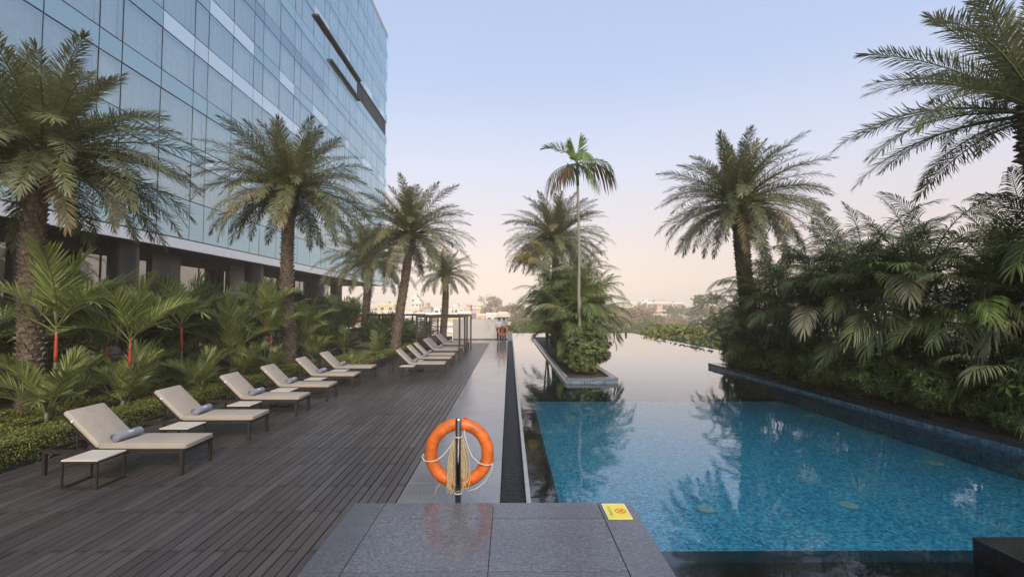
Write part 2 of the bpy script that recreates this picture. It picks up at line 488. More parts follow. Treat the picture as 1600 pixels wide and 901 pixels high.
# stone path beside the channel
sp_ = place('stone_path', None, kind='structure')
bed = MB(); bed.box(-1.352, -.112, 4.40, 35.1, -.5, -.03); bed.box(-4.4, -1.352, 31.72, 35.1, -.5, -.03)
bed.build('path_bed', M['joist'], sp_)
slab = rbox('path_slab', -.6185, .6185, -.4475, .4475, -.03, 0, .003, M['granite_path'], 1)
y = 4.42 + .45
while y < 35.0:
    place('paving_slab', slab, sp_, (-.732, y, 0)); y += .9
slab2 = rbox('end_slab', -.496, .496, -.41, .41, -.03, 0, .003, M['granite_path'], 1)
for i in range(3):
    for j in range(4):
        place('paving_slab', slab2, sp_, (-1.852 - i*1.0, 32.14 + j*.83, 0))
# raised platform in the foreground
pl = place('stone_platform', None, kind='structure')
b_ = MB(); b_.box(-1.436, 1.126, -2, 4.384, -.9, .47); b_.build('platform_base', M['granite_dark'], pl)
def pslab(x0, x1, y0, y1):
    me = rbox('platform_slab', x0+.003, x1-.003, y0+.007, y1-.007, .471, .50, .002, M['granite'], 1)
    place('platform_slab', me, pl)
pslab(-1.44, -1.153, 3.26, 4.39); pslab(-1.44, -1.153, 1.9, 3.26); pslab(-1.44, -1.153, .4, 1.9)
pslab(-1.153, -.147, 4.06, 4.39); pslab(-.147, .82, 4.06, 4.39)
for y0, y1 in ((2.46, 3.26), (1.4, 2.46), (0, 1.4), (3.26, 4.06)):
    pslab(-1.153, -.147, y0, y1); pslab(-.147, .82, y0, y1)
pslab(.82, 1.13, 2.9, 4.39); pslab(.82, 1.13, 1.4, 2.9); pslab(.82, 1.13, 0, 1.4)
# black block stepping into the pool
sb = rbox('dark_step', 4.30, 7.3, 2.2, 4.36, -.05, .19, .006, M['granite_dark'], 2)
place('stone_step', sb, kind='structure')

# deck of planks
dk = place('wooden_deck', None, kind='structure')
b_ = MB(); b_.box(-7.2, -1.445, .6, 4.405, -.5, -.045); b_.box(-7.2, -1.356, 4.405, 31.70, -.5, -.045); b_.build('deck_joists', M['joist'], dk)
planks = []
col_i = 0; x = -1.362
L0 = 1.63
while x > -7.15:
    y = -2.0 + (0 if col_i % 2 == 0 else .86)
    while y < 31.7:
        y0, y1 = max(y, .6), min(y + L0, 31.68)
        if x > -1.445 and y0 < 4.41: y0 = 4.41
        if y1 - y0 > .15: planks.append((x - .053, y0 + .005, y1 - .005))
        y += L0
    x -= .1115; col_i += 1
def inview(xc, yc):
    return abs((xc) / max(yc, .1) * 720) < 830 and yc > 3.4
planks.sort(key=lambda q: (0 if inview(q[0], (q[1]+q[2])/2+.4) else 1, abs(q[1] - 3)+abs(q[0])*.3))
pm = rbox('plank_board', -.049, .049, -.5, .5, -.028, 0, .003, M['deck'], 1)
rest = MB()
rr = random.Random(9)
for i, (xc, y0, y1) in enumerate(planks):
    dz = rr.uniform(-.0025, .0015)
    if i < 298:
        place('plank', pm, dk, (xc, (y0+y1)/2, dz), (0, 0, 0), (1, y1-y0, 1))
    else:
        rest.box(xc-.049, xc+.049, y0, y1, -.028, dz)
rest.build('planks_beyond', M['deck'], dk, kind='stuff')

# planting beds
so = MB()
so.box(-17.6, -7.2, .0, 36, -.99, .25); so.box(-7.2, -5.25, 17.4, 36, -.99, .25); so.box(-5.25, -4.45, 27.6, 36, -.99, .22)
so.build('garden_soil', M['soil'], kind='structure')
ko = MB(); ko.box(-7.2, -7.12, .6, 17.4, -.4, .06); ko.box(-7.2, -5.19, 17.3, 17.4, -.4, .06); ko.box(-5.25, -5.17, 17.4, 27.6, -.4, .06)
ko.build('garden_kerb', M['granite_dark'], kind='structure')

# planter walls in the pool
def planter_right():
    root = thing('pool_planter', 'long dark stone planter kerb with blue mosaic face along the right side of the pool', 'planter')
    A = Vector((7.95, 18.5)); B = Vector((8.50, -2.0))
    d = (B - A).normalized(); nrm = Vector((-d.y, d.x))          # +nrm points right, away from the water
    if nrm.x < 0: nrm = -nrm
    def P(s, o): q = A + d*s + nrm*o; return q
    Ltot = (B-A).length
    m = MB(); a, b2 = P(0, .03), P(Ltot, .03); m.bar((a.x, a.y, -.44), (b2.x, b2.y, -.44), .06, 1.08)
    m.build('mosaic_wall', M['tile_x'], root)
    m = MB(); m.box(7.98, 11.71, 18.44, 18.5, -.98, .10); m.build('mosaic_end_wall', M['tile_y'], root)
    s = 0.0; rr = random.Random(3)
    while s < Ltot:
        e = min(s + rr.uniform(.85, .95), Ltot)
        a, b2 = P(s + .003, .14), P(e - .003, .14)
        mm = MB(); mm.bar((a.x, a.y, .109), (b2.x, b2.y, .109), .29, .094)
        mm.build('coping_stone', M['granite_dark'], root); s = e
    x = 8.25
    while x < 11.7:
        e = min(x + .88, 11.72)
        mm = MB(); mm.box(x+.003, e-.003, 18.21, 18.51, .062, .156); mm.build('coping_stone', M['granite_dark'], root); x = e
    q0, q1 = P(.25, .285), P(Ltot, .285)
    m = MB(); zt = .13
    m.add([(q0.x, q0.y, zt), (q1.x, q1.y, zt), (13.4, q1.y, zt), (13.4, 6, zt), (11.78, 10, zt), (11.78, q0.y, zt),
           (q0.x, q0.y, -.98), (q1.x, q1.y, -.98), (13.4, q1.y, -.98), (13.4, 6, -.98), (11.78, 10, -.98), (11.78, q0.y, -.98)],
          [(5,4,3,2,1,0), (4,5,11,10), (3,4,10,9), (2,3,9,8)])
    m.build('planter_soil', M['soil'], root)
planter_right()
def planter_island():
    root = thing('island_planter', 'narrow island planter edged in mosaic and granite standing in the middle of the pool', 'planter', (2.6, 14.5, 0))
    def B(name, mat, *a):
        m = MB(); m.box(a[0]-2.6, a[1]-2.6, a[2]-14.5, a[3]-14.5, a[4], a[5]); return m.build(name, M[mat], root)
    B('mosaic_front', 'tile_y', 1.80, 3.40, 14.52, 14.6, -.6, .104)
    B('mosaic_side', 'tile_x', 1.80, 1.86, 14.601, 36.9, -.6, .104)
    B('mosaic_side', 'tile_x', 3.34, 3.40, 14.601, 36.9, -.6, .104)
    x = 1.78
    for k in range(2):
        B('coping_stone', 'granite', x+.002, x+.815-.002, 14.5, 14.78, .066, .15); x += .815
    y = 14.784
    while y < 36.8:
        B('coping_stone', 'rim', 1.775, 1.86, y, y+.995, .106, .152); B('coping_stone', 'granite', 3.2, 3.41, y, y+.995, .106, .15); y += 1.0
    B('planter_soil', 'soil', 1.863, 3.198, 14.782, 36.8, -.6, .10)
planter_island()

# round fittings on the pool floor
dl = ['nearest round pale fitting on the pool floor left of the palm reflection', 'round pale fitting on the pool floor in the middle of the dark reflection',
      'round pale fitting close under the planter wall at the right', 'round pale fitting near the planter wall below the tall shrubs',
      'farthest round fitting beside the planter end', 'round fitting at the left edge of the planter reflection', 'farthest fitting in the pale open water']
for (x, y), lb in zip(((2.7, 6.45), (4.75, 6.56), (7.6, 8.3), (7.75, 12.0), (7.75, 13.6), (4.86, 10.3), (4.97, 13.4)), dl):
    r = thing('pool_fitting', lb, 'pool fitting', (x, y, -.45), 0, 'round pale fittings set in the pool floor')
    m = MB(); m.tube([(0,0,.002),(0,0,.016),(0,0,.022)], [.125, .125, .10], 28); m.build('disc', M['fitting'], r)
    m = MB(); m.torus((0,0,.02), .03, .004, 16, 6, 0, 'Z'); m.build('centre_ring', M['steel'], r)

# ------------------------------------------------------------------ hotel
FX = -18.0
hotel = thing('hotel', 'tall blue glass hotel block with white band above dark columned ground floor', 'building', (FX, 0, 0))
def hb(mb, name, mat, **kw):
    return mb.build(name, mat, hotel, (-FX, 0, 0), **kw)
Y0, Y1, ZT = -62.0, 66.6, 42.6
m = MB()
m.box(-44, FX-.75, Y0, Y1-.3, 6.1, ZT-.1)
hb(m, 'inner_wall', M['interior'])
m = MB(); m.box(-44, FX-.20, Y1-.3, Y1, 6.1, ZT); m.box(-44, FX-.18, Y0-.3, Y0, 6.1, ZT); hb(m, 'end_wall', M['span'])
m = MB(); m.box(-44.2, FX+.05, Y0-.3, Y1+.1, ZT, ZT+.5); hb(m, 'roof', M['white_fascia'])
m = MB(); m.box(-44, FX+.12, Y0, 52.0, 5.62, 6.02); hb(m, 'soffit', M['soffit'])
m = MB(); m.box(-44, FX+.12, 52.002, Y1, 5.62, 6.02); hb(m, 'wooden_soffit', M['soffit_wood'])
y = Y0
k = 0
bays = []
while y < Y1:
    for wd in (2.4, 1.2, 2.4):
        bays.append((y, min(y+wd, Y1))); y += wd
    k += 1
# bays are shifted so that a joint falls at Y 17.4
sh = 17.4 - (Y0 + 6.0*round((17.4-Y0)/6.0))
bays = [(a+sh, b+sh) for a, b in bays if b+sh <= Y1+2.4]
bays = [(a, min(b, Y1)) for a, b in bays if a < Y1-.3]
for a, b in bays:
    if b > 10 and (round((a-17.4)/6.0, 3) % 1) < .01 :
        m = MB(); m.box(FX+.124, FX+.26, a+.01, a+5.99, 5.56, 6.08); hb(m, 'fascia_panel', M['white_fascia'])
m = MB(); m.box(FX+.124, FX+.255, Y0, 11.4, 5.56, 6.08); hb(m, 'fascia_panel', M['white_fascia'])
m = MB(); m.box(FX-.02, FX+.13, Y0, Y1, 6.09, 6.15); hb(m, 'drip_rail', M['mullion'])
# rows of glass
rows = [(6.17, 8.37, 'low')]
z = 8.37; k = 0
while z < ZT - .4:
    rows.append((z, z+2.19, 'win')); rows.append((z+2.19, z+3.165, 'sp')); z += 3.165
    k += 1
rows = [(a, min(b, ZT-.02), c_) for a, b, c_ in rows if a < ZT-.3]
panels = []
for ri, (z0, z1, kd) in enumerate(rows):
    for bi, (a, b) in enumerate(bays):
        panels.append((ri, bi, z0, z1, a, b, kd))
def proj(x, y, z):
    return (796 + 720*x/max(y, .5), 483 - 720*(z-2.3)/max(y, .5))
def score(q):
    ri, bi, z0, z1, a, b, kd = q
    if a < 12: return -1
    p0 = proj(FX, a, z1); p1 = proj(FX, b, z0)
    if p1[0] < 0 or p1[1] < 0 or (proj(FX, b, z1)[1] < -20 and proj(FX, b, z0)[1] < 0): return -1
    return (p1[0]-p0[0])*(z1-z0)*720/b
panels.sort(key=lambda q: -score(q))
pmesh = {}
def pane_mesh(wd, ht, kind):
    key = (round(wd, 2), round(ht, 2), kind)
    if key not in pmesh:
        m = MB(); g_ = .030
        m.box(-.012, .012, -wd/2+g_, wd/2-g_, -ht/2+g_, ht/2-g_) if kind not in ('pane', 'pane_low') else \
            m.add([(0, -wd/2+g_, -ht/2+g_), (0, wd/2-g_, -ht/2+g_), (0, wd/2-g_, ht/2-g_), (0, -wd/2+g_, ht/2-g_)], [(0,1,2,3)])
        pmesh[key] = m.mesh('glass_pane', M[kind])
    return pmesh[key]
cmesh = {}
def curtain_mesh(wd, ht, var):
    key = (round(wd, 2), round(ht, 2), var)
    if key not in cmesh:
        rc = random.Random(var*7+int(wd*10)); m = MB()
        end = wd/2 - (.42 if wd > 2 else .03)
        n = int(wd*14); ph = rc.random()*6
        top, bot = [], []
        for i in range(n+1):
            yy = -wd/2+.03 + (end+wd/2-.03)*i/n
            xx = .05*math.sin(i*1.9+ph)+rc.uniform(-.02, .02)
            top.append((xx*.6, yy, ht/2)); bot.append((xx + .02*math.sin(i*.7), yy + .05*math.sin(i*.35+ph), -ht/2))
        for i in range(n):
            m.add([bot[i], bot[i+1], top[i+1], top[i]], [(0,1,2,3)], 0, True)
        if wd > 2: m.box(-.04, 0, wd/2-.40, wd/2-.02, -ht/2, ht/2, 1)
        cmesh[key] = m.mesh('curtain', [M['curtain'], M['reveal']])
    return cmesh[key]
rp_ = random.Random(21)
restm = {}
cnt = 0; ccount = 0
rest_cur = MB()
slot = lambda q: q[6] == 'win' and 27.0 < (q[2]+q[3])/2 < 30 and q[4] > 53.3
zs = [q[0] for q in rows if q[2] == 'win']
for q in panels:
    ri, bi, z0, z1, a, b, kd = q
    if slot(q): continue
    wd, ht = b-a, z1-z0
    if kd == 'win' or kd == 'low': mt = 'pane'
    else:
        level = round((z0-10.56)/3.165)
        mt = 'span'
        if level in (0, 3, 6) and (a > 22): mt = 'span_pale' if (bi % 7) in (2, 3, 6) else 'span'
        if level == 2 and 22 < a < 47: mt = 'span_pale'
        if level == 4 : mt = 'span_dark' if a < 42 else 'span'
        if level == 1 and a < 24: mt = 'span'
    if kd == 'low': mt = 'span_low'
    if cnt < 296 and score(q) > 0:
        place('glass_panel', pane_mesh(wd, ht, mt if mt != 'span_low' else 'span'), hotel, (rp_.uniform(-.006, .006), (a+b)/2, (z0+z1)/2),
              (0, rp_.uniform(-.005, .005), rp_.uniform(-.008, .008)))
        cnt += 1
    else:
        rm = restm.setdefault(mt if mt != 'span_low' else 'span', MB())
        x = FX + rp_.uniform(-.006, .006)
        rm.add([(x, a+.022, z0+.022), (x, b-.022, z0+.022), (x, b-.022, z1-.022), (x, a+.022, z1-.022)], [(0,1,2,3)])
    if kd == 'win':
        if b > 12 and score(q) > 0 and ccount < 150:
            place('curtain', curtain_mesh(wd, ht, rp_.randrange(4)), hotel, (-.28, (a+b)/2, (z0+z1)/2)); ccount += 1
        else:
            x = FX-.28
            rest_cur.add([(x, a, z0), (x, b-.45*(wd > 2), z0), (x, b-.45*(wd > 2), z1), (x, a, z1)], [(0,1,2,3)])
for k_, rm in restm.items():
    hb(rm, 'far_glass', M[k_], kind='stuff')
hb(rest_cur, 'far_curtains', M['curtain'], kind='stuff')
# mullion grid behind the joints
m = MB()
for a, b in bays:
    m.box(FX-.07, FX-.016, a-.04, a+.04, 6.16, ZT)
for z0, z1, kd in rows:
    m.box(FX-.068, FX-.018, Y0, Y1, z0-.042, z0+.042)
    if kd == 'sp': m.box(FX-.60, FX-.10, Y0, Y1, z0+.05, z1-.05)
hb(m, 'mullion_grid', M['mullion'], kind='stuff')
# the projecting ledges and the recess
m = MB(); m.box(FX+.02, FX+.30, 41.6, 54.0, 29.42, 29.62); hb(m, 'ledge', M['interior'])
m = MB(); m.box(FX+.02, FX+.30, 45.0, 54.0, 27.05, 27.25); hb(m, 'ledge', M['interior'])
m = MB(); m.box(FX-.72, FX-.10, 54.1, 66.3, 27.0, 29.9); hb(m, 'recess', M['interior'])
# ground floor: glazing, columns
m = MB(); m.box(-23.6, -23.2, Y0, 52, 0, 5.6); m.box(-44, -23.6, 51.8, 52, 0, 5.6); hb(m, 'ground_floor_wall', M['interior'])
m = MB(); m.box(-44, FX-.2, Y0, 70, -1.0, .1); hb(m, 'ground_floor', M['granite_dark'])
y = -8.0; i = 0
while y < 51:
    wd = (1.9, 1.9, 1.2, 2.3)[i % 4]
    if (i % 4) == 3:
        m = MB(); m.box(FX-2.7, FX-2.3, y, y+wd-.02, .1, 5.6); hb(m, 'dark_panel', M['column'])
    else:
        m = MB(); x = FX-2.5
        m.box(x, x+.03, y+.04, y+wd-.04, .15, 3.30); hb(m, 'window', M['pane_low'])
        m = MB(); m.box(x, x+.03, y+.04, y+wd-.04, 3.38, 5.0); hb(m, 'window', M['pane_low'])
        m = MB(); m.box(x-.03, x+.06, y-.04, y+.038, .1, 5.6); m.box(x-.03, x+.06, y+.04, y+wd-.042, 3.31, 3.37); hb(m, 'window_frame', M['mullion'])
    y += wd; i += 1
m = MB(); m.box(FX-2.55, FX-2.35, -8, 51.2, 5.02, 5.6); hb(m, 'window_head', M['interior'])
for yc in (-.3, 11.2, 22.7, 34.3, 45.8, 50.6):
    m = MB(); m.tube([(-19.0, yc, .1), (-19.0, yc, 5.61)], .62, 28, 0, False); hb(m, 'column', M['column'])

# ------------------------------------------------------------------ loungers
M['piping'] = m_fabric('cushion_piping', (.36, .30, .24))
def cushion_back():
    return rbox('back_cushion', 0, .70, .015, .635, .0, .075, .03, M['cushion'])
def make_lounger(label):
    t = thing('sun_lounger', label, 'sun lounger', group='beige sun loungers on the wooden deck')
    # foot of the lounger at x=0, head at x=-1.95, near side y=0
    m = MB()
    m.bar((-1.95, .0225, .325), (0, .0225, .325), .045, .05); m.bar((-1.95, .6275, .325), (0, .6275, .325), .045, .05)
    m.bar((-.0225, .046, .325), (-.0225, .604, .325), .045, .05); m.bar((-1.9275, .046, .325), (-1.9275, .604, .325), .045, .05)
    m.bar((-1.2, .046, .32), (-1.2, .604, .32), .04, .04); m.bar((-.6, .046, .32), (-.6, .604, .32), .03, .03)
    m.build('frame', M['bronze'], t)
    for x in (-1.928, -.03):
        for y in (.024, .626):
            m = MB(); m.box(x-.022, x+.022, y-.022, y+.022, 0, .299); m.build('leg', M['bronze'], t)
    place_last = [place('seat_cushion', rbox('seat_cushion', -1.20, .02, .015, .635, .352, .425, .03, M['cushion']), t)]
    a = R(44)
    hinge = (-1.215, 0, .352)
    m = MB(); m.bar((0, .05, -.018), (.70, .05, -.018), .035, .03); m.bar((0, .60, -.018), (.70, .60, -.018), .035, .03)
    for k in range(1, 7): m.bar((k*.11, .068, -.018), (k*.11, .582, -.018), .05, .012)
    m.bar((.70, .032, -.018), (.70, .618, -.018), .03, .03)
    m.build('backrest_frame', M['bronze'], t, hinge, (0, -(PI-a), 0), ) .scale = (1, 1, -1)
    cb = place('back_cushion', cushion_back(), t, hinge, (0, -(PI-a), 0)); cb.scale = (1, 1, -1)
    m = MB()
    for zz in (.366, .411):
        m.tube([(-1.185, .016, zz), (.005, .016, zz)], .004, 5); m.tube([(.019, .035, zz), (.019, .615, zz)], .004, 5)
    m.build('piping', M['piping'], place_last[0])
    m = MB(); m.box(.50, .53, -.004, .016, .03, .055); tg = m.build('care_tag', M['mark'], t, hinge, (0, -(PI-a), 0)); tg.scale = (1, 1, -1)
    m = MB(); m.bar((-1.55, .10, .34), (-1.56, .10, .65), .02, .02); m.bar((-1.55, .55, .34), (-1.56, .55, .65), .02, .02)
    m.build('strut', M['bronze'], t)
    return t
def copy_tree(o, parent=None):
    c_ = o.copy(); C.objects.link(c_); c_.parent = parent
    for ch_ in o.children:
        copy_tree(ch_, c_)
    return c_
lspots = [(-4.53, 6.52, 'nearest beige lounger, behind the front square side table'),
          (-4.53, 8.18, 'second nearest beige lounger, between the first two side tables of the left row'),
          (-4.55, 10.0, 'third beige lounger from the camera in the left row, below the tall palm trunk'),
          (-4.52, 11.6, 'fourth beige lounger from the camera, left of the trunk of the second palm'),
          (-4.52, 13.5, 'fifth beige lounger in the left row, between two small ivory tables'),
          (-4.55, 15.25, 'sixth and last lounger of the left row, in front of the groundcover bed'),
          (-2.30, 16.3, 'beige lounger behind the thin square table, first of the far row'),
          (-2.33, 18.1, 'middle lounger of the far row of three before the canopy frames'),
          (-2.36, 19.6, 'far lounger right beside the first canopy post')]
lg = None
lgs = []
for i, (x, y, lb) in enumerate(lspots):
    o = make_lounger(lb) if lg is None else copy_tree(lg)
    lg = lg or o
    o.location = (x, y, 0); o['label'] = lb; lgs.append(o)
    o.rotation_euler.z = R((0.0, .6, -.5, .3, .8, -.4, .5, -.6, .4)[i])

def make_table(label):
    t = thing('side_table', label, 'side table', group='ivory topped side tables between the loungers')
    place('table_top', rbox('table_top', 0, .47, 0, .45, .353, .372, .004, M['table'], 1), t)
    m = MB()
    for x in (.012, .458):
        m.bar((x, .002, .012), (x, .448, .012), .022, .022); m.bar((x, .002, .34), (x, .448, .34), .022, .022)
    for y in (.012, .438):
        m.bar((.024, y, .012), (.446, y, .012), .022, .022); m.bar((.024, y, .34), (.446, y, .34), .022, .022)
    m.build('frame', M['bronze'], t)
    for x in (.012, .458):
        for y in (.014, .436):
            m = MB(); m.box(x-.0105, x+.0105, y-.0105, y+.0105, .0235, .3285); m.build('leg', M['bronze'], t)
    return t
tspots = [(-5.74, 6.02, 'nearest ivory side table, in front of the first lounger at the left'),
          (-5.68, 7.60, 'side table between the first and second loungers'),
          (-5.68, 9.38, 'side table between the second and third loungers'),
          (-5.66, 11.02, 'side table between the third and fourth loungers'),
          (-5.64, 12.78, 'side table between the fourth and fifth loungers'),
          (-5.62, 14.55, 'side table between the fifth and sixth loungers'),
          (-3.72, 15.7, 'thin square side table in front of the far row of loungers'),
          (-3.75, 17.3, 'side table between the first two loungers of the far row')]
tb = None
for x, y, lb in tspots:
    o = make_table(lb) if tb is None else copy_tree(tb)
    tb = tb or o
    o.location = (x, y, 0); o['label'] = lb

def make_towel(label, mat='towel'):
    t = thing('rolled_towel', label, 'towel', group='rolled towels lying on the loungers')
    m = MB()
    # a spiral roll along +Y, radius ~.075, slightly squashed
    n = 46; turns = 3.2; Lh = .40
    ring = []
    for i in range(n+1):
        a = 2*PI*turns*i/n; r = .012 + .062*i/n
        ring.append((r*math.cos(a)*1.08, r*math.sin(a)*.92))
    b0 = len(m.v)
    for j, yy in enumerate((0, .008, .2, Lh-.008, Lh)):
        for i, (u, v) in enumerate(ring):
            k = .97 if j in (0, 4) else 1.0
            m.v.append((u*k, yy + (.012*math.sin(i*.5) if j in (0, 4) else 0)*.5, v*k + .070))
    for j in range(4):
        for i in range(n):
            a = b0+j*(n+1)+i
            m.f.append([a, a+1, a+n+2, a+n+1]); m.m.append(0); m.sm.append(True)
    m.build('towel_roll', M[mat], t)
    m = MB(); m.tube([(0, .012, .070), (0, Lh-.012, .070)], .058, 16); m.build('towel_core', M[mat], t)
    m = MB()
    for k, (dy, hh) in enumerate(((0, .030), (.022, .018), (.042, .020), (.064, .016))):   # small embroidered mark facing the foot end
        a = R(38)
        cx, cz = .0805*math.cos(a)*1.0, .070+.072*math.sin(a)
        m.bar((cx, .17+dy, cz-hh/2), (cx-.008, .17+dy, cz+hh/2), .004, .009)
        m.bar((cx-.003, .166+dy, cz), (cx-.003, .180+dy, cz), .005, .006)
    m.build('embroidered_mark', M['mark'], t)
    return t
tl = ['rolled grey towel with a white mark on the nearest lounger', 'rolled grey towel on the second lounger of the left row', 'rolled grey towel on the third lounger of the left row',
      'rolled grey towel on the fourth lounger of the left row', 'rolled grey towel on the fifth lounger of the left row', 'rolled grey towel on the last lounger of the left row',
      'rolled grey towel on the first lounger of the far row', 'rolled grey towel on the middle lounger of the far row', 'rolled grey towel on the lounger next to the canopy frame']
tw = None
for i, o_ in enumerate(lgs):
    o = make_towel(tl[i]) if tw is None else copy_tree(tw)
    tw = tw or o
    o.location = (o_.location.x - 1.04 + .02*math.sin(i*3), o_.location.y + .10, .423); o['label'] = tl[i]
    o.rotation_euler.z = R((-4, 3, -3, 5, -2, 4, 2, -5, 3)[i])

# ------------------------------------------------------------------ canopy frames, daybeds
def canopy(x0, x1, y0, y1, label, slats=True, zt=2.0, z0=0.0):
    t = thing('canopy_frame', label, 'canopy frame', (x1, y0, z0), 0, 'bronze canopy frames on the deck')
    W, D = x0-x1, y1-y0
    for px in (-.04, W+.04):
        for py in (.04, D-.04):
            m = MB(); m.box(px-.04, px+.04, py-.04, py+.04, 0, zt-.09); m.build('post', M['bronze'], t)
    for px in (-.04, W+.04):
        m = MB(); m.box(px-.04, px+.04, 0, D, zt-.089, zt); m.build('beam', M['bronze'], t)
    for py in (.04, D-.04):
        m = MB(); m.box(W+.081, -.081, py-.04, py+.04, zt-.088, zt-.001); m.build('beam', M['bronze'], t)
    if slats:
        k = 0
        z = .32
        while z < zt-.12:
            m = MB(); m.bar((W+.04, .082, z), (W+.04, D-.082, z), .012, .05); m.build('slat', M['bronze'], t)
            z += .088
    return t
canopy(-4.25, -2.23, 21.0, 23.55, 'near canopy frame with a slatted side screen over the first daybed')
canopy(-4.25, -2.23, 24.7, 27.3, 'far canopy frame with a slatted side screen over the second daybed')
canopy(-6.45, -5.55, 27.8, 30.6, 'bronze frame among the plants just behind the fourth palm', False, 2.0)
canopy(-8.6, -7.6, 27.8, 30.6, 'bronze frame at the left in the plants under the third palm', False, 2.0)
fr = thing('garden_railing', 'long dark top rail on posts running behind the plants at the far garden edge', 'railing', (-5.4, 31.2, .2))
m = MB(); m.box(-4.6, 0, -.03, .03, 1.66, 1.74); m.build('top_rail', M['bronze'], fr)
for k in range(9):
    m = MB(); m.box(-4.6+k*.57, -4.54+k*.57, -.025, .025, 0, 1.659); m.build('post', M['bronze'], fr)

def daybed(x, y, label, tls):
    t = thing('daybed', label, 'daybed', (x, y, 0), 0, 'double daybeds under the canopy frames')
    m = MB()
    m.bar((-1.9, .03, .325), (0, .03, .325), .05, .06); m.bar((-1.9, 1.57, .325), (0, 1.57, .325), .05, .06)
    m.bar((-.03, .056, .325), (-.03, 1.544, .325), .05, .06); m.bar((-1.87, .056, .325), (-1.87, 1.544, .325), .05, .06)
    m.build('frame', M['bronze'], t)
    for xx in (-1.87, -.03):
        for yy in (.03, 1.57):
            m = MB(); m.box(xx-.028, xx+.028, yy-.028, yy+.028, 0, .294); m.build('leg', M['bronze'], t)
    place('mattress', rbox('mattress', -1.22, .01, .02, 1.58, .357, .47, .035, M['cushion_grey']), t)
    for k in range(2):
        bc = place('back_cushion', rbox('back_cushion', 0, .72, .02, .78, 0, .09, .035, M['cushion_grey']), t, (-1.22, k*.78, .365), (0, -(PI-R(46)), 0)); bc.scale = (1, 1, -1)
        m = MB(); m.bar((0, .1, -.02), (.7, .1, -.02), .03, .03); m.bar((0, .7, -.02), (.7, .7, -.02), .03, .03); m.bar((.7, .1, -.02), (.7, .7, -.02), .03, .03)
        bf = m.build('backrest_frame', M['bronze'], t, (-1.22, k*.78, .365), (0, -(PI-R(46)), 0)); bf.scale = (1, 1, -1)
    for k in range(2):
        o = copy_tree(tw) if k == 0 or True else None
        o.location = (x-1.0, y+.18+k*.75, .468); o['label'] = tls[k]; o.rotation_euler.z = R(-6+9*k)
daybed(-2.32, 21.5, 'taupe double daybed under the near canopy frame', ['rolled towel on the near half of the first daybed', 'rolled towel on the far half of the first daybed'])
daybed(-2.32, 25.1, 'taupe double daybed under the far canopy frame', ['rolled towel on the near half of the second daybed', 'rolled towel on the far half of the second daybed'])

